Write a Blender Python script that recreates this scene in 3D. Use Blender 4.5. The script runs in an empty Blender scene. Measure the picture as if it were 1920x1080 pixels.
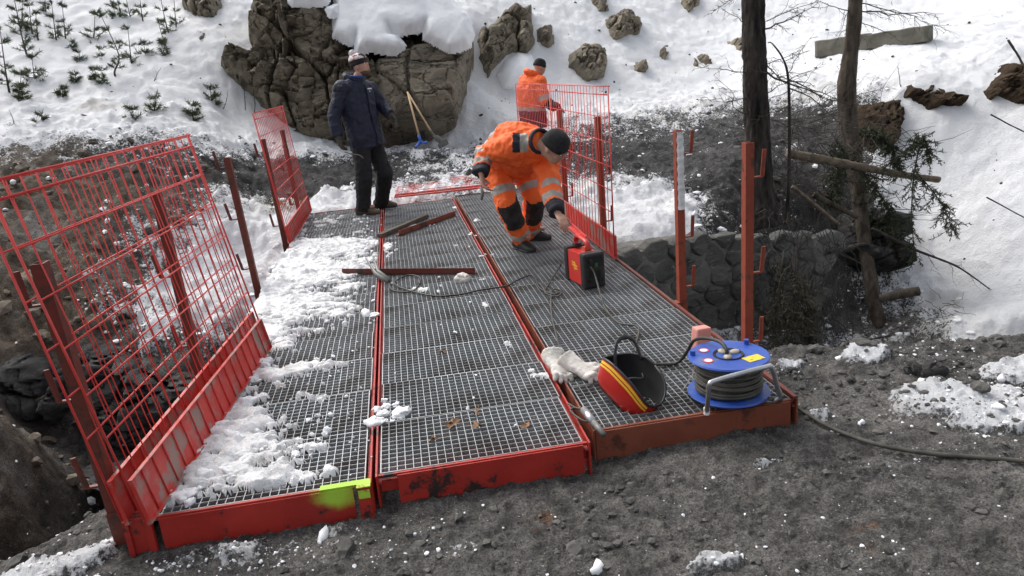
import bpy, bmesh, math, random
import numpy as np
from mathutils import Vector, Matrix
R = math.radians
random.seed(7)
rng = np.random.default_rng(11)
scene = bpy.context.scene
col = scene.collection

# ------------------------------------------------------------------ camera
F_PX, PW, PH = 1380.0, 1920, 1080
CO = np.array([0.0, 0.0, 1.5])
CR = np.array([0.98312, -0.16119, -0.08652])
CU = np.array([0.12797, 0.26791, 0.95491])
CF = np.array([0.13074, 0.94986, -0.28401])
cam = bpy.data.cameras.new('camera')
cam.sensor_width = 36.0
cam.lens = F_PX / PW * 36.0
cam.clip_start = 0.05
cam.clip_end = 600
cam_o = bpy.data.objects.new('camera', cam)
col.objects.link(cam_o)
cam_o.matrix_world = Matrix(((CR[0], CU[0], -CF[0], CO[0]), (CR[1], CU[1], -CF[1], CO[1]), (CR[2], CU[2], -CF[2], CO[2]), (0, 0, 0, 1)))
scene.camera = cam_o

# ------------------------------------------------------------------ sky, sun, exposure (bright overcast)
SUN_EL, SUN_AZ = R(50), R(-35)          # azimuth from +Y towards +X
world = bpy.data.worlds.new('World')
scene.world = world
world.use_nodes = True
wn, wl = world.node_tree.nodes, world.node_tree.links
wn.clear()
wo = wn.new('ShaderNodeOutputWorld')
bg = wn.new('ShaderNodeBackground')
sky = wn.new('ShaderNodeTexSky')
sky.sky_type = 'NISHITA'
sky.sun_disc = False
sky.sun_elevation = SUN_EL
sky.sun_rotation = SUN_AZ
sky.air_density = 1.0
sky.dust_density = 5.0
hs = wn.new('ShaderNodeHueSaturation')   # cloud cover greys the sky evenly
hs.inputs['Saturation'].default_value = 0.30
wl.new(sky.outputs[0], hs.inputs['Color'])
wl.new(hs.outputs[0], bg.inputs[0])
bg.inputs[1].default_value = 0.15
wl.new(bg.outputs[0], wo.inputs[0])
sun = bpy.data.lights.new('sun', 'SUN')
sun.energy = 0.65
sun.angle = R(36)
sun.color = (1.0, 0.97, 0.93)
sun_o = bpy.data.objects.new('sun', sun)
col.objects.link(sun_o)
sd = Vector((math.sin(SUN_AZ) * math.cos(SUN_EL), math.cos(SUN_AZ) * math.cos(SUN_EL), math.sin(SUN_EL)))
sun_o.rotation_euler = sd.to_track_quat('Z', 'Y').to_euler()
scene.view_settings.view_transform = 'Standard'
scene.view_settings.look = 'None'
scene.view_settings.gamma = 1.0
scene.view_settings.exposure = 0.72
scene.render.engine = 'CYCLES'
scene.cycles.max_bounces = 6
scene.cycles.use_denoising = True

# ------------------------------------------------------------------ helpers
def ray(px, py):
    return CF + CR * ((px - PW / 2) / F_PX) - CU * ((py - PH / 2) / F_PX)
def at(px, py, Y):
    d = ray(px, py); return CO + d * (Y / d[1])
def on(px, py, z=0.0):
    d = ray(px, py); return CO + d * ((z - CO[2]) / d[2])
def unit(v):
    v = np.asarray(v, float); return v / (np.linalg.norm(v) + 1e-12)

def _hash(ix, iy, iz, seed):
    h = (ix.astype(np.uint32) * np.uint32(374761393) + iy.astype(np.uint32) * np.uint32(668265263) + iz.astype(np.uint32) * np.uint32(2147483647) + np.uint32((seed * 974711 + 12345) & 0xffffffff))
    h = (h ^ (h >> np.uint32(13))) * np.uint32(1274126177)
    h = (h ^ (h >> np.uint32(16))) * np.uint32(2246822519)
    h = h ^ (h >> np.uint32(15))
    return h.astype(np.float64) / 4294967295.0
def noise3(p, seed=0):
    """value noise in -1..1, p (n,3)"""
    i = np.floor(p).astype(np.int64); f = p - i
    u = f * f * f * (f * (f * 6 - 15) + 10)
    o = 0
    for dx in (0, 1):
        wx = u[:, 0] if dx else 1 - u[:, 0]
        for dy in (0, 1):
            wy = u[:, 1] if dy else 1 - u[:, 1]
            for dz in (0, 1):
                wz = u[:, 2] if dz else 1 - u[:, 2]
                o = o + wx * wy * wz * _hash(i[:, 0] + dx, i[:, 1] + dy, i[:, 2] + dz, seed)
    return o * 2 - 1
def fbm(p, freq=1.0, octs=4, seed=0, gain=0.5, lac=2.03, ridged=False):
    p = np.asarray(p, float)
    if p.shape[1] == 2: p = np.c_[p, np.full(len(p), 0.37)]
    a, s, o = 1.0, 0.0, 0.0
    for k in range(octs):
        n = noise3(p * freq + 17.3 * k, seed + k)
        if ridged: n = 1 - 2 * np.abs(n)
        o = o + a * n; s += a; a *= gain; freq *= lac
    return o / s
def voronoi(p, seed=0):
    """F1, F2 and cell id of the nearest point, p (n,3)"""
    i = np.floor(p).astype(np.int64)
    d1 = np.full(len(p), 9.0); d2 = np.full(len(p), 9.0); cid = np.zeros(len(p)); off = np.zeros((len(p), 3))
    for dx in (-1, 0, 1):
        for dy in (-1, 0, 1):
            for dz in (-1, 0, 1):
                c = i + (dx, dy, dz)
                q = np.stack([c[:, k] + 0.1 + 0.8 * _hash(c[:, 0], c[:, 1], c[:, 2], seed + 5 + k) for k in range(3)], 1)
                d = np.linalg.norm(p - q, axis=1)
                idv = _hash(c[:, 0], c[:, 1], c[:, 2], seed + 50)
                nr = d < d1
                d2 = np.where(nr, d1, np.minimum(d2, d)); cid = np.where(nr, idv, cid); off = np.where(nr[:, None], p - q, off); d1 = np.where(nr, d, d1)
    return d1, d2, cid, off
def sstep(a, b, x):
    t = np.clip((x - a) / (b - a), 0, 1); return t * t * (3 - 2 * t)

def frame_of(d):
    d = unit(d)
    a = np.array([0, 0, 1.0]) if abs(d[2]) < 0.9 else np.array([1.0, 0, 0])
    x = unit(np.cross(a, d)); y = np.cross(d, x)
    return x, y, d

class MB:
    """collects pieces of one mesh"""
    def __init__(s): s.v = []; s.f = []; s.n = 0
    def add(s, v, f):
        v = [tuple(map(float, q)) for q in v]
        s.v += v; s.f += [tuple(int(i) + s.n for i in q) for q in f]; s.n += len(v); return s
    def box(s, c, size, M=None):
        hx, hy, hz = (q / 2 for q in size)
        v = np.array([(x, y, z) for x in (-hx, hx) for y in (-hy, hy) for z in (-hz, hz)])
        if M is not None: v = v @ np.asarray(M, float).T
        return s.add(v + np.asarray(c, float), [(0, 1, 3, 2), (4, 6, 7, 5), (0, 4, 5, 1), (2, 3, 7, 6), (0, 2, 6, 4), (1, 5, 7, 3)])
    def tube(s, path, r, n=8, cap=True, flat=None):
        P = [np.asarray(p, float) for p in path]
        rs = [r] * len(P) if np.isscalar(r) else list(r)
        x = None; v = []
        for k, p in enumerate(P):
            d = unit((P[min(k + 1, len(P) - 1)] - P[max(k - 1, 0)]))
            if x is None: x, y, _ = frame_of(d)
            else:
                x = unit(x - d * np.dot(x, d)); y = np.cross(d, x)
            for j in range(n):
                a = 2 * math.pi * j / n
                rr = rs[k] if np.isscalar(rs[k]) else rs[k][0]
                r2 = rs[k] if np.isscalar(rs[k]) else rs[k][1]
                v.append(p + x * math.cos(a) * rr + y * math.sin(a) * r2)
        f = []
        for k in range(len(P) - 1):
            for j in range(n):
                f.append((k * n + j, k * n + (j + 1) % n, (k + 1) * n + (j + 1) % n, (k + 1) * n + j))
        if cap:
            f.append(tuple(range(n))[::-1]); f.append(tuple((len(P) - 1) * n + j for j in range(n)))
        return s.add(v, f)
    def ell(s, c, r, M=None, nu=12, nv=8):
        """ellipsoid"""
        r = (r, r, r) if np.isscalar(r) else r
        v = [(0, 0, -1)]; 
        for a in range(1, nv):
            t = -math.pi / 2 + math.pi * a / nv
            for b in range(nu):
                u = 2 * math.pi * b / nu
                v.append((math.cos(t) * math.cos(u), math.cos(t) * math.sin(u), math.sin(t)))
        v.append((0, 0, 1)); f = []
        for b in range(nu):
            f.append((0, 1 + (b + 1) % nu, 1 + b))
            for a in range(nv - 2):
                f.append((1 + a * nu + b, 1 + a * nu + (b + 1) % nu, 1 + (a + 1) * nu + (b + 1) % nu, 1 + (a + 1) * nu + b))
            f.append((len(v) - 1, 1 + (nv - 2) * nu + b, 1 + (nv - 2) * nu + (b + 1) % nu))
        v = np.array(v) * np.array(r)
        if M is not None: v = v @ np.asarray(M, float).T
        return s.add(v + np.asarray(c, float), f)
    def loft(s, secs, n=18):
        """sections (centre, xvec, yvec, rx, ry, power)"""
        v = []
        for c, x, y, rx, ry in secs:
            for j in range(n):
                a = 2 * math.pi * j / n; ca, sa = math.cos(a), math.sin(a)
                v.append(np.asarray(c) + np.asarray(x) * rx * math.copysign(abs(ca) ** .85, ca) + np.asarray(y) * ry * math.copysign(abs(sa) ** .85, sa))
        f = []
        for k in range(len(secs) - 1):
            for j in range(n):
                f.append((k * n + j, k * n + (j + 1) % n, (k + 1) * n + (j + 1) % n, (k + 1) * n + j))
        f.append(tuple(range(n))[::-1]); f.append(tuple((len(secs) - 1) * n + j for j in range(n)))
        return s.add(v, f)
    def lathe(s, prof, n=24, c=(0, 0, 0), M=None, closed=False):
        v = []; f = []
        for (r, z) in prof:
            for j in range(n):
                a = 2 * math.pi * j / n; v.append((r * math.cos(a), r * math.sin(a), z))
        m = len(prof)
        for k in range(m if closed else m - 1):
            for j in range(n):
                k2 = (k + 1) % m
                f.append((k * n + j, k * n + (j + 1) % n, k2 * n + (j + 1) % n, k2 * n + j))
        if not closed:
            f.append(tuple(range(n))[::-1]); f.append(tuple((m - 1) * n + j for j in range(n)))
        v = np.array(v)
        if M is not None: v = v @ np.asarray(M, float).T
        return s.add(v + np.asarray(c, float), f)
    def mesh(s, name, smooth=False):
        m = bpy.data.meshes.new(name); m.from_pydata(s.v, [], s.f); m.validate()
        if smooth: m.polygons.foreach_set('use_smooth', [True] * len(m.polygons))
        return m
    def build(s, name, mat, parent=None, smooth=False):
        return link(name, s.mesh(name, smooth), mat, parent)

def link(name, mesh, mat=None, parent=None):
    o = bpy.data.objects.new(name, mesh); col.objects.link(o)
    if mat is not None and mesh is not None and len(mesh.materials) == 0: mesh.materials.append(mat)
    if parent is not None: o.parent = parent
    return o
def npmesh(name, V, Fq, smooth=True):
    """fast mesh from numpy verts and quads"""
    m = bpy.data.meshes.new(name)
    m.vertices.add(len(V)); m.vertices.foreach_set('co', np.asarray(V, np.float32).ravel())
    k = Fq.shape[1]
    m.loops.add(len(Fq) * k); m.loops.foreach_set('vertex_index', Fq.astype(np.int32).ravel())
    m.polygons.add(len(Fq)); m.polygons.foreach_set('loop_start', np.arange(0, len(Fq) * k, k, dtype=np.int32))
    m.polygons.foreach_set('use_smooth', np.full(len(Fq), smooth))
    m.update(calc_edges=True); return m
def fattr(mesh, name, vals):
    a = mesh.attributes.new(name, 'FLOAT', 'POINT'); a.data.foreach_set('value', np.asarray(vals, np.float32))
def empty(name, loc=(0, 0, 0), rot=(0, 0, 0)):
    o = bpy.data.objects.new(name, None); col.objects.link(o)
    o.location = tuple(map(float, loc)); o.rotation_euler = rot; o.empty_display_size = 0.1; return o
def tag(o, label=None, cat=None, group=None, kind=None):
    if label: o['label'] = label
    if cat: o['category'] = cat
    if group: o['group'] = group
    if kind: o['kind'] = kind
    return o
def origin_to(o, p):
    """move the object's origin to p (mesh stays in place)"""
    o.data.transform(Matrix.Translation(-Vector(tuple(map(float, p))))); o.location = tuple(map(float, p)); return o

# ------------------------------------------------------------------ materials
def M(name, c1, c2=None, rough=0.7, metal=0.0, scale=6.0, sharp=0.25, mid=0.5, bump=0.0, bscale=60.0, wear=None, wscale=5.0, wmid=0.62, wsharp=0.04, detail=6.0, spec=0.5, rvar=0.0, stretch=None, bdist=0.01):
    m = bpy.data.materials.new(name); m.use_nodes = True
    n, l = m.node_tree.nodes, m.node_tree.links
    b = n['Principled BSDF']
    b.inputs['Roughness'].default_value = rough; b.inputs['Metallic'].default_value = metal
    b.inputs['Specular IOR Level'].default_value = spec
    tc = n.new('ShaderNodeTexCoord'); vec = tc.outputs['Object']
    if stretch:
        mp = n.new('ShaderNodeMapping'); mp.inputs['Scale'].default_value = stretch; l.new(vec, mp.inputs[0]); vec = mp.outputs[0]
    def noise(sc, dt=detail, ro=0.6):
        t = n.new('ShaderNodeTexNoise'); t.inputs['Scale'].default_value = sc; t.inputs['Detail'].default_value = dt; t.inputs['Roughness'].default_value = ro
        l.new(vec, t.inputs['Vector']); return t.outputs['Fac']
    def mixc(fac, a, bb):
        x = n.new('ShaderNodeMix'); x.data_type = 'RGBA'
        l.new(fac, x.inputs['Factor'])
        for s_, v_ in ((x.inputs[6], a), (x.inputs[7], bb)):
            if isinstance(v_, tuple): s_.default_value = (*v_, 1)
            else: l.new(v_, s_)
        return x.outputs[2]
    def mapr(src, a, bb):
        r_ = n.new('ShaderNodeMapRange'); r_.interpolation_type = 'SMOOTHSTEP'; r_.inputs[1].default_value = a; r_.inputs[2].default_value = bb; l.new(src, r_.inputs[0]); return r_.outputs[0]
    if c2 is None: c2 = tuple(min(1, x * 1.35) for x in c1); c1 = tuple(x * 0.72 for x in c1)
    c = mixc(mapr(noise(scale), mid - sharp, mid + sharp), c1, c2)
    if wear: c = mixc(mapr(noise(wscale, 10, 0.7), wmid - wsharp, wmid + wsharp), c, wear)
    l.new(c, b.inputs['Base Color'])
    if bump:
        bn = n.new('ShaderNodeBump'); bn.inputs['Strength'].default_value = bump; bn.inputs['Distance'].default_value = bdist
        l.new(noise(bscale, 8, 0.65), bn.inputs['Height']); l.new(bn.outputs[0], b.inputs['Normal'])
    return m

def ground_mat():
    """bare soil under patchy snow: the snow cover is a per-vertex quantity of the terrain"""
    m = bpy.data.materials.new('ground_cover'); m.use_nodes = True
    n, l = m.node_tree.nodes, m.node_tree.links
    b = n['Principled BSDF']; b.inputs['Specular IOR Level'].default_value = 0.3
    geo = n.new('ShaderNodeNewGeometry'); pos = geo.outputs['Position']
    def att(nm):
        a = n.new('ShaderNodeAttribute'); a.attribute_name = nm; return a.outputs['Fac']
    def noise(sc, dt=6, ro=0.6):
        t = n.new('ShaderNodeTexNoise'); t.inputs['Scale'].default_value = sc; t.inputs['Detail'].default_value = dt; t.inputs['Roughness'].default_value = ro
        l.new(pos, t.inputs['Vector']); return t.outputs['Fac']
    def mapr(src, a, bb, lo=0, hi=1):
        r_ = n.new('ShaderNodeMapRange'); r_.interpolation_type = 'SMOOTHSTEP'
        for i, v_ in ((1, a), (2, bb), (3, lo), (4, hi)): r_.inputs[i].default_value = v_
        l.new(src, r_.inputs[0]); return r_.outputs[0]
    def mixc(fac, a, bb):
        x = n.new('ShaderNodeMix'); x.data_type = 'RGBA'; l.new(fac, x.inputs['Factor'])
        for s_, v_ in ((x.inputs[6], a), (x.inputs[7], bb)):
            if isinstance(v_, tuple): s_.default_value = (*v_, 1)
            else: l.new(v_, s_)
        return x.outputs[2]
    def math_(op, a, bb):
        x = n.new('ShaderNodeMath'); x.operation = op
        for i, v_ in enumerate((a, bb)):
            if isinstance(v_, (int, float)): x.inputs[i].default_value = v_
            else: l.new(v_, x.inputs[i])
        return x.outputs[0]
    fine = noise(120, 6, .75)
    grey = mixc(mapr(noise(14, 10, 0.7), .35, .7), (0.050, 0.050, 0.050), (0.205, 0.200, 0.192))
    brn = mixc(mapr(noise(9, 10, 0.7), .32, .7), (0.035, 0.025, 0.017), (0.17, 0.13, 0.092))
    dirt = mixc(att('brown'), grey, brn)
    dirt = mixc(mapr(noise(1.6, 4, .6), .50, .72), dirt, mixc(mapr(noise(50, 4, .6), .4, .6), (0.15, 0.145, 0.137), (0.27, 0.26, 0.245)))
    dirt = mixc(mapr(noise(2.3, 5, .6), .66, .74), dirt, (0.15, 0.09, 0.06))
    snowc = mixc(mapr(noise(1.1, 5, .6), .35, .7), (0.80, 0.815, 0.84), (0.88, 0.885, 0.89))
    snowc = mixc(att('tint'), snowc, (0.52, 0.47, 0.40))
    dk = n.new('ShaderNodeMix'); dk.data_type = 'RGBA'; dk.blend_type = 'MULTIPLY'; dk.inputs['Factor'].default_value = 1.0; l.new(dirt, dk.inputs[6]); l.new(mixc(mapr(fine, .36, .60), (.42, .41, .40), (1.35, 1.33, 1.3)), dk.inputs[7]); dirt = dk.outputs[2]
    d2 = n.new('ShaderNodeMix'); d2.data_type = 'RGBA'; d2.blend_type = 'MULTIPLY'; l.new(att('dark_ground'), d2.inputs['Factor']); l.new(dirt, d2.inputs[6]); d2.inputs[7].default_value = (.40, .40, .42, 1); dirt = d2.outputs[2]
    dirt = mixc(math_('MULTIPLY', mapr(noise(75, 5, .7), .60, .66), mapr(noise(2.6, 4, .6), .42, .62)), dirt, (0.42, 0.42, 0.42))
    fac = math_('ADD', att('snow'), math_('MULTIPLY', math_('SUBTRACT', noise(34, 8, .75), .5), 1.7))
    sf = mapr(fac, .44, .60)
    l.new(mixc(sf, dirt, snowc), b.inputs['Base Color'])
    l.new(mapr(sf, 0, 1, .85, .65), b.inputs['Roughness'])
    bn = n.new('ShaderNodeBump'); bn.inputs['Strength'].default_value = 0.9; bn.inputs['Distance'].default_value = 0.035
    l.new(math_('ADD', math_('ADD', math_('MULTIPLY', noise(40, 10, .78), 1.3), math_('MULTIPLY', noise(9, 6, .7), 1.6)), math_('MULTIPLY', sf, .25)), bn.inputs['Height'])
    l.new(bn.outputs[0], b.inputs['Normal'])
    return m

def rock_mat(name, a, bcol, dark):
    m = bpy.data.materials.new(name); m.use_nodes = True
    n, l = m.node_tree.nodes, m.node_tree.links
    b = n['Principled BSDF']; b.inputs['Roughness'].default_value = 0.85; b.inputs['Specular IOR Level'].default_value = 0.25
    geo = n.new('ShaderNodeNewGeometry')
    mp = n.new('ShaderNodeMapping'); mp.inputs['Scale'].default_value = (1, 1, 2.2); mp.inputs['Rotation'].default_value = (0, 0.12, 0)
    l.new(geo.outputs['Position'], mp.inputs[0]); pos = mp.outputs[0]
    def noise(sc, dt=8, ro=0.65):
        t = n.new('ShaderNodeTexNoise'); t.inputs['Scale'].default_value = sc; t.inputs['Detail'].default_value = dt; t.inputs['Roughness'].default_value = ro
        l.new(pos, t.inputs['Vector']); return t.outputs['Fac']
    def mapr(src, a_, b_):
        r_ = n.new('ShaderNodeMapRange'); r_.interpolation_type = 'SMOOTHSTEP'; r_.inputs[1].default_value = a_; r_.inputs[2].default_value = b_; l.new(src, r_.inputs[0]); return r_.outputs[0]
    def mixc(fac, p, q):
        x = n.new('ShaderNodeMix'); x.data_type = 'RGBA'; l.new(fac, x.inputs['Factor'])
        for s_, v_ in ((x.inputs[6], p), (x.inputs[7], q)):
            if isinstance(v_, tuple): s_.default_value = (*v_, 1)
            else: l.new(v_, s_)
        return x.outputs[2]
    c = mixc(mapr(noise(1.3), .35, .68), a, bcol)
    c = mixc(mapr(noise(2.1, 10, .72), .52, .66), c, dark)
    c = mixc(mapr(noise(7.0, 10, .75), .56, .63), c, tuple(x * 1.25 for x in bcol))
    v = n.new('ShaderNodeTexVoronoi'); v.feature = 'DISTANCE_TO_EDGE'; v.inputs['Scale'].default_value = 1.25
    nz = n.new('ShaderNodeTexNoise'); nz.inputs['Scale'].default_value = 3; nz.inputs['Detail'].default_value = 5; l.new(pos, nz.inputs['Vector'])
    mx = n.new('ShaderNodeMix'); mx.data_type = 'RGBA'; mx.inputs['Factor'].default_value = 0.45; l.new(pos, mx.inputs[6]); l.new(nz.outputs['Color'], mx.inputs[7])
    l.new(mx.outputs[2], v.inputs['Vector'])
    c = mixc(mapr(v.outputs['Distance'], 0.0, 0.016), tuple(x * .6 for x in dark), c)
    l.new(c, b.inputs['Base Color'])
    bn = n.new('ShaderNodeBump'); bn.inputs['Strength'].default_value = 0.9; bn.inputs['Distance'].default_value = 0.06
    l.new(noise(11, 14, .8), bn.inputs['Height'])
    b2 = n.new('ShaderNodeBump'); b2.inputs['Strength'].default_value = 0.35; b2.inputs['Distance'].default_value = 0.05
    l.new(mapr(v.outputs['Distance'], 0.0, 0.06), b2.inputs['Height']); l.new(bn.outputs[0], b2.inputs['Normal'])
    l.new(b2.outputs[0], b.inputs['Normal'])
    return m

MAT_G = ground_mat()
MAT_ROCK = rock_mat('limestone', (0.15, 0.126, 0.092), (0.28, 0.238, 0.175), (0.070, 0.058, 0.043))
MAT_ROCKL = rock_mat('pale_limestone', (0.20, 0.172, 0.130), (0.31, 0.27, 0.205), (0.105, 0.088, 0.065))
MAT_ROCKD = rock_mat('dark_shale', (0.045, 0.045, 0.046), (0.105, 0.100, 0.095), (0.02, 0.02, 0.02))
MAT_WALLST = rock_mat('wall_stone', (0.095, 0.094, 0.088), (0.20, 0.195, 0.178), (0.05, 0.05, 0.047))
MAT_EARTH = M('earth', (0.018, 0.012, 0.008), (0.085, 0.060, 0.040), rough=.95, scale=7, bump=.9, bscale=30, bdist=.04, spec=.1)
MAT_SNOW = M('snow', (0.80, 0.815, 0.835), (0.88, 0.885, 0.89), rough=.7, scale=3, bump=.45, bscale=35, bdist=.02, spec=.3)
MAT_SNOWD = M('trodden_snow', (0.62, 0.62, 0.62), (0.84, 0.845, 0.85), rough=.7, scale=9, bump=.7, bscale=60, bdist=.015, wear=(0.38, 0.33, 0.27), wscale=6, wmid=.64, wsharp=.08, spec=.3)
MAT_RED = M('red_enamel', (0.58, 0.034, 0.030), (0.72, 0.07, 0.056), rough=.36, scale=12, wear=(0.66, 0.22, 0.18), wscale=14, wmid=.70, bump=.08, bscale=90)
MAT_TOE = M('red_enamel_board', (0.50, 0.028, 0.022), (0.60, 0.055, 0.04), rough=.42, scale=9, wear=(0.30, 0.19, 0.16), wscale=5, wmid=.535, wsharp=.05, bump=.08, bscale=90)
MAT_BEAM = M('worn_red_beam', (0.30, 0.017, 0.011), (0.44, 0.028, 0.018), rough=.5, scale=5, wear=(0.028, 0.017, 0.014), wscale=7, wmid=.575, wsharp=.035, bump=.2, bscale=70)
MAT_BEAM2 = M('primer_beam', (0.16, 0.036, 0.018), (0.24, 0.068, 0.032), rough=.55, scale=4, wear=(0.08, 0.020, 0.013), wscale=4, wmid=.56, wsharp=.05, bump=.2, bscale=70)
MAT_PRIMER = M('red_oxide_primer', (0.20, 0.032, 0.014), (0.30, 0.056, 0.022), rough=.6, scale=9, wear=(0.09, 0.025, 0.014), wscale=9, wmid=.57, wsharp=.06, bump=.15)
MAT_RUST = M('dark_rusty_red', (0.10, 0.018, 0.012), (0.20, 0.035, 0.018), rough=.6, scale=9, wear=(0.045, 0.025, 0.018), wscale=9, wmid=.55, wsharp=.08, bump=.2)
MAT_GALV = M('galvanised_steel', (0.31, 0.325, 0.335), (0.50, 0.52, 0.53), rough=.45, metal=.55, scale=5, wear=(0.20, 0.19, 0.18), wscale=2.2, wmid=.56, wsharp=.12, spec=.5)
MAT_BLACKSTEEL = M('dark_steel', (0.012, 0.011, 0.011), (0.03, 0.027, 0.025), rough=.7)
# ================================================================== TERRAIN
# control points: seen point (photo px), its distance forward, snow cover, brown earth
PTS = [
 # left bank of the ravine
 (0,290,11.0,.45,.8),(120,262,11.5,.7,.5),(260,250,12,.7,.3),(400,265,12.5,.85,.2),(460,298,12.5,.55,.2),
 (40,335,10,.05,1),(200,330,10.2,.2,1),(330,335,10.4,.3,.7),(430,340,10.8,.25,.4),
 (60,430,9,.1,1),(200,420,9.2,.3,.9),(330,420,9.4,.45,.7),(420,420,9.7,.75,.4),
 (40,540,8.0,.1,1),(160,520,8.3,.2,1),(280,520,8.6,.55,.6),(400,500,8.9,.95,.2),(465,470,9.3,.95,.1),
 (40,640,7.4,.05,1),(150,640,7.5,.15,.8),(280,620,7.7,.6,.4),(400,580,8.0,.95,.1),(475,540,8.5,.9,.1),
 (60,740,7.0,.02,.6),(170,740,7.1,.1,.3),(300,720,7.2,.1,.3),(400,660,7.5,.5,.2),
 (80,830,6.7,.05,.5),(200,830,6.9,0,.2),(330,790,7.0,.0,.2),
 (-20,800,5.4,.05,1),(-20,960,4.9,0,1),(60,950,5.3,0,.8),(-200,700,6,.2,1),(-200,400,8.5,.3,1),(-300,250,11,.8,.2),
 # far bank beyond the deck
 (500,400,10.3,.7,.1),(470,370,11,.2,.2),(540,330,11.8,.05,0),(600,345,11.3,.02,0),(520,285,13,.75,0),
 (610,385,9.9,.95,0),(650,330,11.8,.05,0),(640,288,13.4,.85,0),(720,345,11,.25,0),(745,362,10.3,.75,0),(720,300,13,.35,0),(760,315,12.3,.48,0),(830,340,11,.6,0),(800,290,13.2,.48,0),(860,300,12.5,.5,0),(840,262,14.6,.85,0),(760,268,14.6,.95,0),(690,280,14.2,.95,0),
 (950,300,12.4,.42,0),(930,250,14.5,.85,0),(900,180,16,1.1,0),(960,200,15.5,1.1,0),
 # hill round the cliff
 (420,60,16,1.2,0),(420,160,14.6,1.2,0),(450,230,13.9,1.1,0),(650,-40,18,1.2,0),(890,60,16.8,1.2,0),(885,150,15.7,1.2,0),
 (0,240,12,.85,.2),(100,200,13,1,0),(250,200,13.2,.95,0),(350,190,13.5,1.05,0),(60,120,14.8,1.1,0),(250,110,15,1.1,0),(380,100,15.2,1.1,0),(60,20,17,1.2,0),(250,20,17.2,1.2,0),(420,0,17.3,1.2,0),(60,-120,20,1.2,0),(400,-120,20.5,1.2,0),(700,-150,21,1.2,0),
 (1000,80,17.5,1.2,0),(1000,0,19.5,1.2,0),(1000,-120,23,1.2,0),(1150,150,16.8,1.2,0),(1150,60,19,1.2,0),(1150,-20,21.5,1.2,0),(1150,-150,26,1.2,0),
 (1300,160,17,1.2,0),(1300,60,20,1.2,0),(1300,-30,23,1.2,0),(1320,-200,30,1.2,0),
 # track on the far side, right
 (1180,240,12.6,.50,.1),(1280,250,12,.42,.1),(1200,210,14.2,.72,.1),(1350,205,14.5,.66,.1),(1250,180,16,.95,0),(1380,165,16,1.1,0),(1060,230,13.5,.7,0),(1080,290,11.2,.3,0),
 (1180,310,10.3,.18,0),(1260,330,9.6,.12,0),(1340,300,9.9,.12,0),(1360,240,12,.3,.2),(1390,330,9,.12,0),(1300,280,10.8,.14,0),
 (1180,365,9.0,.85,0),(1220,400,8.3,1.1,0),(1170,430,7.9,1.1,0),(1290,390,8.4,.75,0),(1340,420,8.0,.35,0),(1300,440,7.75,.85,0),(1200,455,7.6,1.1,0),
 (1400,405,8.35,.15,0),(1460,420,8.6,.15,0),(1560,400,9.0,.15,.1),(1480,330,9.3,.2,.1),(1560,330,9.6,.2,.2),(1640,400,9.1,.2,.2),(1500,250,11,.15,.1),(1600,250,10.7,.15,.5),(1450,200,13,.5,.1),(1540,190,12.5,.65,.1),
 # right snow slope and field
 (1690,168,10.7,1.0,.2),(1800,152,10.5,1.0,0),(1900,112,10.3,1,0),(1700,222,10.3,1,.1),(1800,210,10.0,1.1,0),(1900,195,9.7,1.1,0),
 (1700,300,9.9,1.1,0),(1850,300,9.3,1.2,0),(1700,420,9.2,1.1,0),(1850,420,8.4,1.2,0),(1900,520,7.6,1.2,0),(1750,520,8.4,.95,0),(1800,600,7.5,.85,0),(1690,560,8.3,.6,0),(1900,620,6.6,1.1,0),(1700,610,7.6,.5,0),(1600,620,8,.36,0),(1530,640,7.8,.32,0),
 (1640,130,13,1.1,0),(1640,70,17,1.2,0),(1800,100,13,1.2,0),(1900,60,14,1.2,0),(1750,20,20,1.2,0),(1900,-30,20,1.2,0),(1600,-60,27,1.2,0),(1900,-150,30,1.2,0),(1540,108,15.3,1.2,0),(1640,99,14.4,1.2,0),(1745,85,13.5,1.2,0),(2150,100,10,1.2,0),(2150,400,7.2,1.2,0),(2150,600,6.2,1,0)]
A = [(*at(a, b, y), s, w) for a, b, y, s, w in PTS]
A += [(-3.4,4.6,-3.1,0,.5),(-2.4,5.2,-3.1,0,.3),(-1,5.3,-3,0,.2),(.5,5.4,-2.8,0,.2),(2,5.3,-2.5,0,.1),(3.4,5.9,-2.3,.1,.1),(4.8,6.4,-2.3,.35,0),(6.4,6.2,-2.3,.6,0),(8.5,6.6,-2,1,0),
      (2.2,6.15,-2.25,.2,0),(2.7,6.35,-2.25,.2,0),(3.2,6.55,-2.25,.25,0),(3.7,6.75,-2.25,.25,0),(4.2,6.9,-2.2,.3,0),(5.2,7.35,-2.15,.35,0),(1.7,5.95,-2.25,.1,0),
      (-.9,9.1,-.3,.6,0),(.3,9.1,-.35,.4,0),(1.4,8.8,-.4,.4,0),(-.9,7.6,-1.7,.3,.2),(.3,7.3,-1.9,.1,.1),(1.5,7.0,-2,.1,0),(-.9,9.7,-.12,.9,0),(.3,9.7,-.1,.6,0),(1.5,9.7,-.12,.5,0),
      (-30,30,9,1.2,0),(-25,60,22,1.2,0),(0,60,22,1.2,0),(30,60,20,1.2,0),(50,40,9,1.2,0),(40,15,3,1.2,0),(25,8,0,1.2,0)]
A = np.array(A)
def _phi(P, Q): return np.sqrt(((P[:, None, :] - Q[None, :, :]) ** 2).sum(2) + 0.12)
_n = len(A); _Q = A[:, :2]
_K = np.zeros((_n + 3, _n + 3)); _K[:_n, :_n] = _phi(_Q, _Q) - np.eye(_n) * 0.02
_K[:_n, _n] = 1; _K[:_n, _n + 1:] = _Q; _K[_n:, :_n] = _K[:_n, _n:].T
_W = np.linalg.solve(_K, np.r_[A[:, 2:5], np.zeros((3, 3))])
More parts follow.
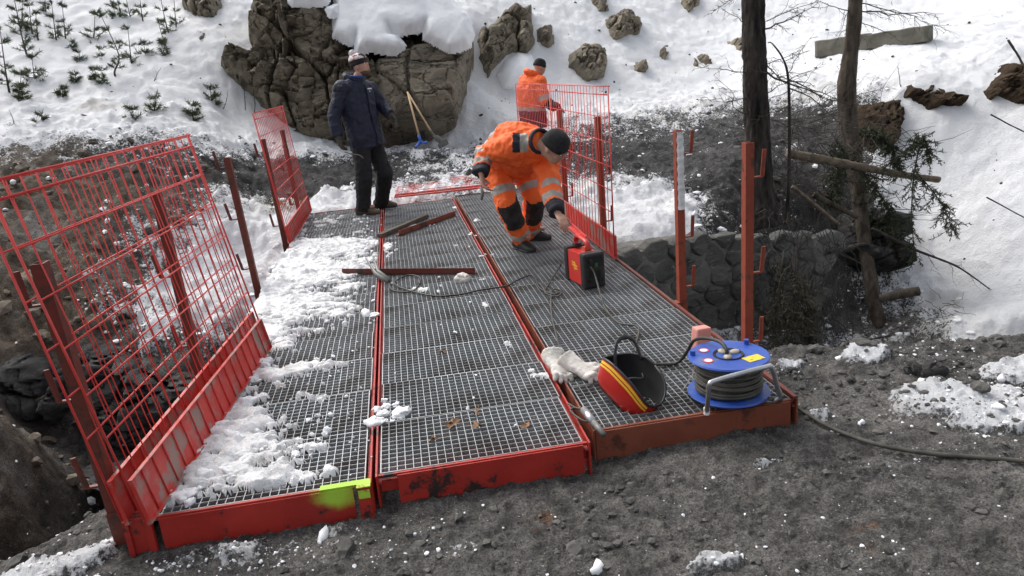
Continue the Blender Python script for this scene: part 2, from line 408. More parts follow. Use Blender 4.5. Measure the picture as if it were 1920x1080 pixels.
def far_surface(P):
    out = np.empty((len(P), 3))
    for k in range(0, len(P), 40000):
        q = P[k:k + 40000]; out[k:k + 40000] = _phi(q, _Q) @ _W[:_n] + _W[_n] + q @ _W[_n + 1:]
    return out
EDGE = np.array([(-9,2.2),(-4,2.6),(-1.9,2.85),(-1.4,3.05),(-1,3.25),(1.6,3.35),(2.0,3.58),(2.5,3.40),(3.2,3.22),(4.2,3.1),(6,3.0),(12,3.2)])
NEAR_SNOW = [(*on(a, b, -.12)[:2], r1, r2, s) for a, b, r1, r2, s in [   # snow left lying on the near ground
 (1800,760,.42,.16,1.0),(1880,790,.30,.16,1.0),(1740,745,.22,.14,.9),(1620,678,.15,.10,1.25),(1920,700,.3,.15,.8),(1450,780,.10,.05,.5),
 (60,1050,.22,.12,.85),(150,1040,.18,.10,.8),(230,1005,.15,.06,.55),(20,1075,.2,.1,.9),(420,1030,.5,.14,.42),(560,1000,.28,.08,.42),(650,1010,.2,.06,.3),
 (860,1030,.12,.07,.4),(1340,1065,.16,.05,.6),(1440,870,.12,.05,.45),(1650,1040,.16,.08,.32),(1540,780,.1,.06,.5),(1690,860,.3,.08,.3),(1480,690,.14,.06,.6)]]
def terrain(P, detail=True):
    """height, snow, brown, tint of the ground at P (n,2)"""
    X, Y = P[:, 0], P[:, 1]
    F = far_surface(P)
    e = np.interp(X, EDGE[:, 0], EDGE[:, 1])
    n1 = fbm(P, 1.7, 3, 3); e = e + 0.16 * n1
    near_z = np.interp(X, [-2, -1.2, .5, 1.6, 3], [-.20, -.155, -.125, -.112, -.12]) + 0.03 * fbm(P, .7, 3, 8) + 0.035 * sstep(1.7, 2.6, X) * sstep(2.9, 3.5, Y) * (1 + fbm(P, 2.2, 3, 77)) * .8 - .05 * sstep(-1.2, -1.9, X)
    t = sstep(0, 1, (Y - e) / (0.42 + 0.1 * n1))
    z = near_z * (1 - t) + F[:, 0] * t
    # snow
    ns = np.full(len(P), -.12)
    for cx, cy, r1, r2, s in NEAR_SNOW:
        dd = ((X - cx) / r1) ** 2 + ((Y - cy) / r2) ** 2
        ns = np.maximum(ns, s * (1.15 - dd) * (dd < 3))
    snow = ns * (1 - t) + F[:, 1] * t
    brown = np.clip(.08 * (1 - t) + F[:, 2] * t * np.maximum(sstep(-1.4, -3.0, X), .35 * sstep(5, 6, X)), 0, 1)
    tint = np.zeros(len(P))
    if detail:
        P3 = np.c_[P, z]
        rough = fbm(P3, 2.6, 5, 21)
        mid = sstep(0.0, 1.05, 1 - np.abs(snow * 2 - 1))
        snow = snow + (.30 * rough + .30 * fbm(P3, 8, 4, 31, gain=.65)) * (1 - .72 * sstep(.85, 1.15, snow))
        sf = sstep(.40, .62, snow)
        rub = t * (1 - .7 * sstep(.8, 1.1, snow))
        z = z + rub * (.12 * fbm(P3, 2.3, 5, 41, ridged=True) + .05 * fbm(P3, 9, 4, 44))
        z = z + (1 - t) * (.018 * fbm(P3, 3.2, 3, 51) + .020 * fbm(P3, 11, 4, 52, ridged=True, gain=.6) + .009 * fbm(P3, 48, 3, 53))
        z = z + sf * (.035 + .034 * fbm(P3, 5, 4, 61) + .016 * fbm(P3, 17, 3, 62))
        z = z + sf * t * (.10 * fbm(P3, .9, 3, 63) + .05 * fbm(P3, 3.1, 4, 64))
        tint = np.clip(.55 * sstep(.15, .6, fbm(P, 1.1, 4, 71)) * t * (1 - sstep(.95, 1.15, F[:, 1])) + .3 * sstep(.1, .5, fbm(P, 3, 3, 72)) * (1 - t), 0, .7)
    return z, snow, brown, tint, t

def hit(px, py):
    """where the sight line through a point of the photo meets the ground"""
    d = ray(px, py); s = np.geomspace(1.2, 70, 900)
    Q = CO + d[None, :] * s[:, None]
    z = terrain(Q[:, :2], False)[0]
    k = np.argmax(Q[:, 2] < z)
    if Q[k, 2] >= z[k]: return Q[-1]
    lo, hi = s[max(k - 1, 0)], s[k]
    for _ in range(12):
        m_ = (lo + hi) / 2; q = CO + d * m_
        if q[2] < terrain(q[None, :2], False)[0][0]: hi = m_
        else: lo = m_
    return CO + d * hi
def gz(x, y): return float(terrain(np.array([[x, y]]), True)[0][0])

az = np.radians(np.r_[np.linspace(-75, -36, 60)[:-1], np.linspace(-36, 52, 720), np.linspace(52, 88, 50)[1:]])
rr = np.r_[np.geomspace(.5, 1.6, 50)[:-1], np.geomspace(1.6, 24, 700)[:-1], np.geomspace(24, 90, 90)]
AZ, RR = np.meshgrid(az, rr)
P = np.c_[(np.sin(AZ) * RR).ravel(), (np.cos(AZ) * RR).ravel()]
TZ, TS, TB, TT, TN = terrain(P)
V = np.c_[P, TZ]
_x, _y = P[:, 0] + .5 * fbm(P, .9, 3, 91), P[:, 1] + .6 * fbm(P, .9, 3, 92)        # churned black coal-like soil of the track and the right bank
TK = np.clip(sstep(-5.2, -3.6, _x) * sstep(9.9, 10.7, _y) * sstep(14.2, 13.0, _y) * sstep(2.5, 1.5, _x) + .9 * sstep(1.5, 2.6, _x) * sstep(7.4, 8.2, _y) * sstep(14, 11.8, _y) * sstep(9, 7, _x) + .8 * sstep(-1.6, -2.2, _x) * sstep(-.9, -1.5, TZ), 0, 1) * TN  # last term darkens the left ravine with depth
na, nr = len(az), len(rr)
I = np.arange(na * nr).reshape(nr, na)
FQ = np.stack([I[:-1, :-1], I[:-1, 1:], I[1:, 1:], I[1:, :-1]], -1).reshape(-1, 4)
fx, fy, ft = P[FQ].mean(1)[:, 0], P[FQ].mean(1)[:, 1], TN[FQ].mean(1)
fz = TZ[FQ].mean(1)
reg = np.where(ft < .5, 0, np.where(fy > np.interp(fx, [-6, -1.5, 1.5, 4, 6, 8], [13, 13.2, 13.8, 16, 12, 5]), 3, np.where(fz < -.55, 1, 2)))
for k, nm in enumerate(('ground', 'ravine', 'far_bank', 'snowy_hillside')):
    fq = FQ[reg == k]; u, inv = np.unique(fq.ravel(), return_inverse=True)
    me = npmesh(nm, V[u], inv.reshape(-1, 4))
    fattr(me, 'snow', TS[u]); fattr(me, 'brown', TB[u]); fattr(me, 'tint', TT[u]); fattr(me, 'dark_ground', TK[u])
    tag(link(nm, me, MAT_G), kind='structure')

# ================================================================== ROCKS standing out of the hill
def poly_sd(px, py, poly):
    """distance inside the outline (px), negative outside"""
    P_ = np.c_[px, py]; poly = np.asarray(poly, float); n_ = len(poly)
    d = np.full(len(P_), 1e9); inside = np.zeros(len(P_), bool)
    for i in range(n_):
        a, b = poly[i], poly[(i + 1) % n_]; ab = b - a
        t = np.clip(((P_ - a) @ ab) / (ab @ ab + 1e-9), 0, 1)
        d = np.minimum(d, np.linalg.norm(P_ - a - t[:, None] * ab, axis=1))
        c_ = (a[1] > P_[:, 1]) != (b[1] > P_[:, 1])
        xi = a[0] + (P_[:, 1] - a[1]) * (b[0] - a[0]) / (b[1] - a[1] + 1e-9)
        inside ^= c_ & (P_[:, 0] < xi)
    return np.where(inside, d, -d)
def relief(name, poly, mat, bulge, seed, step=3.0, soft=14.0, blocks=.8, amp=.10, dist=None, jag=5.0, parent=None, top_sink=0.0, flat=False):
    """a body of rock (or snow) whose outline is given as seen; it stands at the true distance of the slope it breaks out of"""
    poly = np.asarray(poly, float)
    x0, y0 = poly.min(0) - 14; x1, y1 = poly.max(0) + 14
    gx, gy = np.meshgrid(np.arange(x0, x1, step), np.arange(y0, y1, step))
    nx_, ny_ = gx.shape[1], gx.shape[0]
    px, py = gx.ravel(), gy.ravel()
    q = np.c_[px, py] / 26.0
    jx, jy = jag * fbm(q, 1, 4, seed), jag * fbm(q, 1, 4, seed + 9)
    sd_ = poly_sd(px + jx, py + jy, poly)
    if dist is None:
        S = np.array([hit(*p_) for p_ in poly]); Bm = np.c_[poly, np.ones(len(poly))]
        co, *_ = np.linalg.lstsq(Bm, S[:, 1], rcond=None)
        Yp = np.c_[px, py, np.ones(len(px))] @ co
    else:
        (ya, yda), (yb, ydb) = dist
        Yp = yda + (py - ya) / (yb - ya) * (ydb - yda)
    D = CF[None] + CR[None] * ((px - PW / 2) / F_PX)[:, None] - CU[None] * ((py - PH / 2) / F_PX)[:, None]
    W_ = CO + D * (Yp / D[:, 1])[:, None]
    prof = np.where(sd_ > 0, 1 - np.exp(-np.maximum(sd_, 0) / soft), sd_ / 6.0)
    h = bulge * prof
    if blocks:
        w = W_ + .13 * np.c_[fbm(W_, 1.5, 3, seed + 1), fbm(W_, 1.5, 3, seed + 2), fbm(W_, 1.5, 3, seed + 3)]
        for sc, am, st in ((blocks * .62, 1.25, (1.25, .3, .62)), (blocks * 1.35, .8, (.8, .4, 1.7)), (blocks * 3.4, .38, (1, .6, 1.3))):
            f1, f2, cid, of = voronoi(w * np.array(st) * sc, seed + int(sc * 7))
            tl = (of[:, 0] * (np.mod(cid * 71.3, 1) - .5) + of[:, 2] * (np.mod(cid * 37.7, 1) - .35)) * 4.2      # each block is a tilted facet
            h = h + np.clip(prof, 0, 1) * amp * am * ((cid - .5) * 1.7 + tl - 1.6 * (1 - sstep(.0, .06, f2 - f1)))
        h = h + np.clip(prof, 0, 1) * amp * (.7 * fbm(W_, 3.5, 5, seed + 4) + .5 * fbm(W_ * np.array([1, 1, 4.0]), 2, 3, seed + 6, ridged=True))
    else:
        h = h + np.clip(prof, 0, 1) * amp * fbm(W_, 2, 4, seed)
    V_ = W_ + h[:, None] * np.array([.0, -.93, .36 if not flat else 0])[None]
    I_ = np.arange(nx_ * ny_).reshape(ny_, nx_)
    q_ = np.stack([I_[:-1, :-1], I_[1:, :-1], I_[1:, 1:], I_[:-1, 1:]], -1).reshape(-1, 4)
    q_ = q_[(sd_[q_] > -7).any(1)]
    u, inv = np.unique(q_.ravel(), return_inverse=True)
    me = npmesh(name, V_[u], inv.reshape(-1, 4)[:, ::-1], smooth=not blocks)
    if not blocks: pass
    else:
        me.polygons.foreach_set('use_smooth', np.full(len(me.polygons), True)); me.set_sharp_from_angle(angle=R(32))
    return link(name, me, mat, parent)

CL = ((0, 15.6), (285, 14.2))
cliff = empty('rock_cliff', at(640, 285, 14.2))
def child_keep(o, p):
    o.parent = p; o.matrix_parent_inverse = Matrix.Translation(-p.location); return o
face = relief('rock_face', [(478,-40),(470,20),(465,55),(480,95),(420,92),(412,130),(450,170),(500,210),(540,250),(575,275),(640,282),(700,278),(760,262),(805,254),(845,236),(864,190),(880,120),(885,70),(870,30),(830,-10),(800,-40)], MAT_ROCK, .75, 101, step=2.4, soft=9, blocks=1.1, amp=.17, dist=CL, jag=9)
child_keep(face, cliff)
bulg = relief('overhang_block', [(540,10),(600,5),(622,20),(640,70),(620,95),(585,100),(550,85),(538,50)], MAT_ROCK, .35, 140, step=2.6, soft=18, blocks=1.6, amp=.06, dist=((0, 14.75), (285, 13.4)), jag=4)
child_keep(bulg, cliff)
slabf = relief('rock_slab', [(705,115),(760,95),(800,80),(872,90),(868,150),(850,205),(800,228),(740,228),(712,190),(700,150)], MAT_ROCKL, .30, 150, step=2.4, soft=8, blocks=.75, amp=.08, dist=((0, 14.75), (285, 13.35)), jag=6)
child_keep(slabf, cliff)
capm = relief('snow_cap', [(628,-40),(628,60),(640,66),(655,72),(668,60),(672,92),(690,84),(740,92),(752,82),(742,68),(728,62),(728,48),(745,55),(780,50),(798,40),(802,62),(845,86),(878,78),(884,60),(872,25),(840,-10),(800,-40)], MAT_SNOW, .12, 160, step=2.0, soft=5, blocks=0, amp=.045, dist=((0, 14.45), (90, 13.75)), jag=5)
child_keep(capm, cliff)
for i_, (pl_, bu_) in enumerate((([(545,-5),(600,-8),(612,0),(580,4),(550,3)], .06), ([(616,14),(627,10),(629,20),(620,23)], .05), ([(700,20),(712,0),(726,20),(716,40)], .0))):
    if bu_: child_keep(relief('ledge_snow', pl_, MAT_SNOW, bu_, 170 + i_, step=2.0, soft=4, blocks=0, amp=.03, dist=((0, 14.2), (90, 13.72)), jag=5), cliff)
tag(cliff, 'big grey-brown cracked limestone cliff with a snow cap behind the man in navy', 'cliff')
OUT = [
 ([(925,55),(945,22),(975,30),(998,20),(1000,90),(985,108),(950,105),(918,128),(898,105),(896,70)], MAT_ROCKL, .55, 'smooth beige limestone outcrop above the snow mound, right of the cliff', 1.0),
 ([(1005,60),(1035,48),(1040,80),(1030,95),(1000,88)], MAT_ROCKL, .35, 'beige block of rock touching the right side of the smooth limestone outcrop', 1.5),
 ([(1062,105),(1085,92),(1125,92),(1136,125),(1130,152),(1105,158),(1085,145),(1066,130)], MAT_ROCKL, .45, 'rounded brown boulder in the snow just above the top of the mesh barrier', 1.4),
 ([(1130,38),(1160,28),(1180,25),(1205,45),(1196,66),(1162,78),(1135,58)], MAT_ROCKL, .4, 'broad brown outcrop of cracked blocks high on the slope above the round boulder', 2.2),
 ([(1100,-10),(1140,-10),(1142,25),(1122,28),(1108,12)], MAT_ROCKL, .35, 'blocky beige outcrop cut by the top edge of the picture, left of the broad one', 2.4),
 ([(1268,-10),(1310,-10),(1308,15),(1293,26),(1275,10)], MAT_ROCK, .3, 'dark pointed outcrop at the top edge of the picture, left of the big tree', 2.2),
 ([(1182,124),(1210,110),(1215,130),(1205,144),(1188,135)], MAT_ROCK, .25, 'small angular rock in the snow to the right of the round boulder', 2.6),
 ([(1296,112),(1315,102),(1333,108),(1332,130),(1312,132),(1298,124)], MAT_ROCK, .25, 'lumpy dark rock in the snow nearest to the left of the big tree trunk', 2.6),
 ([(1236,90),(1250,84),(1258,98),(1248,114),(1238,104)], MAT_ROCK, .2, 'small knobbly rock halfway between the angular rock and the lumpy dark rock', 3),
 ([(1362,78),(1385,72),(1402,82),(1400,104),(1378,98)], MAT_ROCKL, .25, 'flat tan rock half hidden behind the big tree trunk', 2),
 ([(340,-20),(425,-20),(420,15),(400,38),(370,38),(345,20)], MAT_ROCKL, .4, 'brown outcrop among saplings at the top edge left of the cliff', 1.8),
 ([(375,60),(385,50),(396,60),(388,72),(378,90),(372,84)], MAT_ROCK, .18, 'small brown stone alone in the snow left of the cliff', 3),
 ([(840,190),(866,150),(868,168),(850,198),(842,215),(832,205)], MAT_ROCKD, .25, 'dark broken rocks at the right foot of the cliff', 2.4),
 ([(1562,405),(1600,395),(1660,405),(1674,470),(1668,508),(1640,514),(1590,500),(1570,470)], MAT_ROCKD, .45, 'big dark angular boulder behind the leaning trunk above the gully', 1.2),
]
for i, (pl, mt, bu, lb, bl) in enumerate(OUT):
    o = relief('rock_outcrop', pl, mt, bu, 200 + 17 * i, step=2.0, soft=5, blocks=bl, amp=.12, jag=8)
    tag(o, lb, 'rock', 'rocks in the snowy slope')
for pl, bu, lb in (([(930,140),(942,112),(970,97),(998,103),(1008,122),(1012,150),(985,172),(945,165)], .42, 'round mound of snow beside the standing worker in orange'),):
    tag(relief('snow_mound', pl, MAT_SNOW, bu, 300, step=2.2, soft=18, blocks=0, amp=.05, jag=2.5), lb, 'snow mound')
for i, (pl, lb) in enumerate(((  [(1684,160),(1700,168),(1740,160),(1765,172),(1795,185),(1800,205),(1770,200),(1740,206),(1712,195),(1686,188)], 'brown earth scarp under the snow edge, left stretch beside the leaning trunk'),
                        ([(1832,170),(1850,162),(1870,140),(1880,120),(1925,130),(1925,195),(1880,190),(1840,188)], 'brown earth scarp under the snow edge at the right border of the picture'),
                        ([(1605,205),(1640,195),(1680,190),(1688,215),(1670,280),(1620,290),(1600,250)], 'dark eroded soil bank hung with fir twigs behind the leaning trunk'))):
    tag(relief('earth_scarp', pl, MAT_EARTH, .34, 320 + i * 7, step=2.0, soft=7, blocks=3.0, amp=.07, jag=10), lb, 'earth bank')
# layered dark rock low in the ravine, left
tag(relief('rock_ledge', [(150,640),(240,650),(330,690),(420,700),(440,760),(330,830),(250,860),(190,830),(130,800),(100,720)], MAT_ROCKD, .30, 350, step=4, soft=22, blocks=1.0, amp=.13, jag=14), 'layered dark rock ledge in the ravine behind the near mesh barrier', 'rock ledge')
tag(relief('rock_ledge', [(-20,640),(70,650),(130,690),(140,760),(90,790),(20,780),(-20,750)], MAT_ROCKD, .22, 360, step=4, soft=16, blocks=1.2, amp=.11, jag=14), 'dark stepped rock ledge in the ravine at the left picture border', 'rock ledge')
tag(relief('rock_ledge', [(150,850),(220,870),(330,830),(420,780),(440,830),(330,900),(230,930),(160,910)], MAT_ROCKD, .22, 370, step=4, soft=16, blocks=1.2, amp=.11, jag=14), 'lowest dark rock ledge in the ravine under the near barrier', 'rock ledge')
# boulders on the left rubble bank
for i, (cx, cy, r, lb) in enumerate(((135,325,30,'pale rounded boulder near the crest of the left dirt bank'),(85,330,13,'small dark stone beside the pale boulder on the left dirt bank'),(225,330,24,'dark boulder in the left dirt bank seen through the barrier top'),(60,525,26,'brown stone at the left edge of the rubble bank'),(180,600,22,'brown stone low on the rubble bank left of the near barrier posts'),(90,630,24,'flat brown stone at the bottom of the rubble bank by the picture edge'),(290,430,18,'grey stone midway up the rubble bank behind the barrier wires'),(235,590,20,'grey stone in the snow patch behind the barrier wires'),(445,425,24,'mossy brown stone beside the slim post without panel'),(1745,690,24,'black angular rock on the near ground right of the cable reel'),(1715,690,16,'smaller black rock touching the black angular rock on the near ground'))):
    pl = [(cx + r * math.cos(a) * (1 + .25 * math.sin(3 * a + i)), cy + r * .68 * math.sin(a) * (1 + .2 * math.cos(2 * a + i))) for a in np.linspace(0, 2 * math.pi, 9)[:-1]]
    if i >= 9:
        bm = bmesh.new(); bmesh.ops.create_icosphere(bm, subdivisions=4, radius=1); c0 = hit(cx, cy + r * .5); rw = r / F_PX * np.linalg.norm(c0 - CO)
        vv = np.array([q.co for q in bm.verts]); f1, f2, cid, of = voronoi(vv * 1.3 + i, 40 + i)
        vv = vv * (.85 + .35 * cid + .9 * (of @ np.array([.3, -.2, .25])) - .12 * (1 - sstep(0, .1, f2 - f1)))[:, None] * np.array([1, .8, .7]) * rw
        for q, w_ in zip(bm.verts, vv): q.co = tuple(w_ + c0 + np.array([0, 0, rw * .2]))
        me = bpy.data.meshes.new('boulder'); bm.to_mesh(me); bm.free(); o = link('boulder', me, MAT_ROCKD); tag(o, lb, 'boulder', 'boulders beside the ravine'); continue
    o = relief('boulder', pl, MAT_ROCKD if i in (1, 2, 9, 10) else MAT_WALLST if i not in (3, 4, 5) else MAT_ROCK, .16 if i < 9 else .07, 400 + i * 5, step=2.2, soft=r * .35, blocks=2.6, amp=.03, jag=2.5)
    tag(o, lb, 'boulder', 'boulders beside the ravine')

# ================================================================== MASONRY WALL of the far abutment
wall = empty('stone_wall', (1.62, 6.95, -2.2))
W0, W1 = np.array([1.45, 6.42]), np.array([4.80, 7.72])
wd = (W1 - W0) / np.linalg.norm(W1 - W0); wn_ = np.array([wd[1], -wd[0]]); WL = np.linalg.norm(W1 - W0)
def wtop(s): return np.interp(s, [0, .9, 1.7, 2.3, 3.2, 4.3], [-.27, -.26, -.32, -.44, -.58, -.75])
mb = MB()
ss = np.linspace(0, WL, 30)
for k in range(len(ss) - 1):
    s = (ss[k] + ss[k + 1]) / 2; tz = wtop(s) - .06
    c_ = W0 + wd * s - wn_ * .26
    mb.box((c_[0], c_[1], (tz - 2.6) / 2), (WL / 29 * 1.002, .46, tz + 2.6), np.array([[wd[0], -wd[1], 0], [wd[1], wd[0], 0], [0, 0, 1]]))
core = mb.build('mortar_core', M('mortar', (0.10, 0.098, 0.088), (0.20, 0.19, 0.17), rough=.95, scale=6, bump=.8, bscale=25, bdist=.03, wear=(.32, .33, .34), wscale=3, wmid=.66)); child_keep(core, wall)
rs = random.Random(5)
sites = []
zz_ = -2.32; row = 0
while zz_ < -.2:
    hgt = rs.uniform(.17, .26); s_ = rs.uniform(-.15, .05)
    while s_ < WL + .1:
        wid = rs.uniform(.20, .42); sites.append((s_ + wid / 2, zz_ + hgt / 2 + rs.uniform(-.05, .05))); s_ += wid
    zz_ += hgt; row += 1
sites = np.array(sites)
def cell(i_):
    """outline of the i-th stone: its Voronoi cell, cut at the wall top"""
    c_ = sites[i_]; poly = [c_ + np.array(q) for q in ((-.4, -.3), (.4, -.3), (.4, .3), (-.4, .3))]
    nb = np.argsort(((sites - c_) ** 2).sum(1))[1:16]
    cuts = [((c_ + sites[k]) / 2, sites[k] - c_) for k in nb] + [(np.array([0, wtop(c_[0]) + rs.uniform(-.03, .05)]), np.array([0, 1.0]))]
    for m_, n_ in cuts:
        out = []
        for k in range(len(poly)):
            a, b = poly[k], poly[(k + 1) % len(poly)]; da, db = (a - m_) @ n_, (b - m_) @ n_
            if da <= 0: out.append(a)
            if da * db < 0: out.append(a + (b - a) * (da / (da - db)))
        poly = out
        if len(poly) < 3: return None
    return np.array(poly)
for i_ in range(len(sites)):
    if sites[i_][1] > wtop(sites[i_][0]) + .02 or not -.05 < sites[i_][0] < WL + .05: continue
    pl_ = cell(i_)
    if pl_ is None: continue
    c_ = pl_.mean(0); rad = np.linalg.norm(pl_ - c_, axis=1).mean()
    if rad < .05: continue
    # chamfer the corners, then build rim, shoulder and face
    ring = []
    for k in range(len(pl_)):
        a, b, d_ = pl_[k - 1], pl_[k], pl_[(k + 1) % len(pl_)]
        ring += [b + (a - b) * .2, b + (d_ - b) * .2]
    ring = np.array(ring); n_ = len(ring); pr = rs.uniform(-.01, .035); tx, tz_ = rs.uniform(-.12, .12), rs.uniform(-.12, .12)
    vs = []; W_ = c_
    for sc_, dp in ((.97, -.10), (.94, pr * .3), (.84, pr + .012), (.45, pr + .022)):
        for q in ring:
            r_ = c_ + (q - c_) * sc_ * (1 + rs.uniform(-.035, .035)); dd = dp + ((r_[0] - c_[0]) * tx + (r_[1] - c_[1]) * tz_) * (dp > 0) + rs.uniform(-.005, .005)
            p_ = W0 + wd * r_[0] + wn_ * (dd - .03); vs.append((p_[0], p_[1], r_[1]))
    p_ = W0 + wd * c_[0] + wn_ * (pr - .008); vs.append((p_[0], p_[1], c_[1]))
    fs = [(a * n_ + k, a * n_ + (k + 1) % n_, (a + 1) * n_ + (k + 1) % n_, (a + 1) * n_ + k) for a in range(3) for k in range(n_)] + [(3 * n_ + k, 3 * n_ + (k + 1) % n_, 4 * n_) for k in range(n_)]
    child_keep(MB().add(vs, fs).build('stone', MAT_WALLST), wall)
tag(wall, 'grey rubble masonry wall below the snow on the far side of the gully', 'wall')
# ================================================================== BRIDGE DECK, three modules side by side
def grating(w, d, seed):
    """open steel grating panel, w across, d along"""
    mb = MB(); nb = max(2, round(d / .0365)); nrod = max(2, round(w / .0335))
    for k in range(nb + 1):
        mb.box((0, -d / 2 + .002 + k * (d - .004) / nb, -.0125), (w, .0027 if 0 < k < nb else .0042, .025))
    for k in range(nrod + 1):
        mb.box((-w / 2 + .002 + k * (w - .004) / nrod, 0, -.0035), (.0029 if 0 < k < nrod else .0045, d - .0042, .0085))
    return mb.mesh('grating_panel')
# fluorescent marking sprayed on the end beam near the joint: soft-edged blot in the paint itself
SPRAYED = MAT_BEAM.copy(); SPRAYED.name = 'worn_red_beam_sprayed'
def _spray(m, c, rx, rz):
    n, l = m.node_tree.nodes, m.node_tree.links; b = n['Principled BSDF']; src = b.inputs['Base Color'].links[0].from_socket
    tc = n.new('ShaderNodeTexCoord'); mp = n.new('ShaderNodeMapping'); mp.vector_type = 'POINT'
    mp.inputs['Location'].default_value = (-c[0] / rx, 0, -c[2] / rz); mp.inputs['Scale'].default_value = (1 / rx, 0, 1 / rz); l.new(tc.outputs['Object'], mp.inputs[0])
    ln = n.new('ShaderNodeVectorMath'); ln.operation = 'LENGTH'; l.new(mp.outputs[0], ln.inputs[0])
    nz = n.new('ShaderNodeTexNoise'); nz.inputs['Scale'].default_value = 14; nz.inputs['Detail'].default_value = 8; l.new(tc.outputs['Object'], nz.inputs['Vector'])
    ad = n.new('ShaderNodeMath'); ad.operation = 'ADD'; l.new(ln.outputs['Value'], ad.inputs[0]); l.new(nz.outputs['Fac'], ad.inputs[1])
    mr = n.new('ShaderNodeMapRange'); mr.interpolation_type = 'SMOOTHSTEP'; mr.inputs[1].default_value = 1.65; mr.inputs[2].default_value = .85; l.new(ad.outputs[0], mr.inputs[0])
    mx = n.new('ShaderNodeMix'); mx.data_type = 'RGBA'; l.new(mr.outputs[0], mx.inputs['Factor']); l.new(src, mx.inputs[6]); mx.inputs[7].default_value = (.40, .62, .05, 1); l.new(mx.outputs[2], b.inputs['Base Color'])
_spray(SPRAYED, (-.395, 2.62, -.02), .098, .075)
MODS = [(-1.178, -.2625, 2.615, 9.36, 'left'), (-.2475, .632, 2.655, 9.27, 'middle'), (.668, 1.600, 2.745, 9.47, 'right')]
DECKS = []
rs = random.Random(3)
for i, (xa, xb, ya, yb, nm) in enumerate(MODS):
    root = empty('bridge_deck_section', ((xa + xb) / 2, ya, -.2))
    bmm = (MAT_BEAM, MAT_BEAM, MAT_BEAM2)[i]
    def part(n_, mb, mat): return child_keep(mb.build(n_, mat), root)
    for x, sg in ((xa, 1), (xb, -1)):
        mb = MB().box((x + sg * .004, (ya + yb) / 2, -.095), (.008, yb - ya, .2)).box((x + sg * .018, (ya + yb) / 2, -.188), (.020, yb - ya - .02, .01)).box((x + sg * .0145, (ya + yb) / 2, -.034), (.013, yb - ya - .02, .008))
        part('side_beam', mb, bmm)
    if i == 0:
        mb = MB().box(((xa + xb) / 2 + .02, ya + .012, -.112), (xb - xa - .19, .008, .205)).box(((xa + xb) / 2, ya + .022, -.008), (xb - xa - .02, .012, .012))
        part('end_beam', mb, SPRAYED)
        lime = M('lime_spray_paint', (0.32, 0.56, 0.03), (0.42, 0.66, 0.06), rough=.6, wear=(0.23, 0.018, 0.012), wscale=9, wmid=.60, wsharp=.06)
        part('corner_stub', MB().box((xb - .030, ya + .004, -.115), (.05, .05, .235)).box((xb - .03, ya - .018, -.11), (.042, .012, .21)), bmm)
        part('corner_stub', MB().box((xa + .035, ya + .03, -.115), (.055, .05, .245)).box((xa + .078, ya + .005, -.115), (.026, .02, .24)).box((xa + .0, ya + .02, -.11), (.02, .05, .235)), bmm)
        part('spray_mark', MB().box((xb - .105, ya + .0285, -.0005), (.19, .034, .003)).box((xb - .030, ya + .003, .0045), (.054, .054, .004)).box((xb - .03, ya - .0255, -.025), (.044, .003, .035)), lime)
    else:
        off = .085 if i == 1 else .012
        mb = MB().box(((xa + off + xb - .03) / 2, ya + .012, -.108), (xb - .03 - xa - off, .010, .200)).box(((xa + xb) / 2, ya + .024, -.009), (xb - xa - .02, .014, .012)).box(((xa + xb) / 2, ya + .05, -.06), (xb - xa - .03, .03, .05))
        part('end_beam', mb, bmm)
    part('end_beam', MB().box(((xa + xb) / 2, yb - .006, -.095), (xb - xa - .018, .012, .196)), bmm)
    if i == 2:
        part('edge_rail', MB().box((xb - .012, (ya + yb) / 2, .012), (.02, yb - ya, .014)), MAT_RUST)
    for k in range(9): part('cross_bearer', MB().box(((xa + xb) / 2, ya + .35 + k * (yb - ya - .7) / 8, -.115), (xb - xa - .06, .05, .12)), MAT_BLACKSTEEL)
    y = ya + .03; first = True; k = 0
    gm = None
    while y < yb - .05:
        d = .452 if y + .452 < yb - .02 else yb - .02 - y
        if d < .1: break
        w = xb - xa - .046
        if gm is None or abs(d - .452) > 1e-6: gmesh = grating(w, d, i)
        else: gmesh = gm
        if gm is None: gm = gmesh
        if not gmesh.materials: gmesh.materials.append(MAT_GALV)
        g = bpy.data.objects.new('grating_panel', gmesh); col.objects.link(g)
        g.location = ((xa + xb) / 2 + rs.uniform(-.004, .004), y + d / 2, -.003 + rs.uniform(-.002, .003))
        g.rotation_euler = (rs.uniform(-.004, .004), rs.uniform(-.003, .003), rs.uniform(-.0025, .0025))
        child_keep(g, root); y += d + .003; k += 1
    lab = ('left of three steel bridge sections, its grating half covered in trodden snow', 'middle of three steel bridge sections, with red steel bars lying on its bare grating', 'right of three steel bridge sections, carrying the welding machine and cable reel')[i]
    tag(root, lab, 'bridge deck', 'bridge deck sections'); DECKS.append(root)

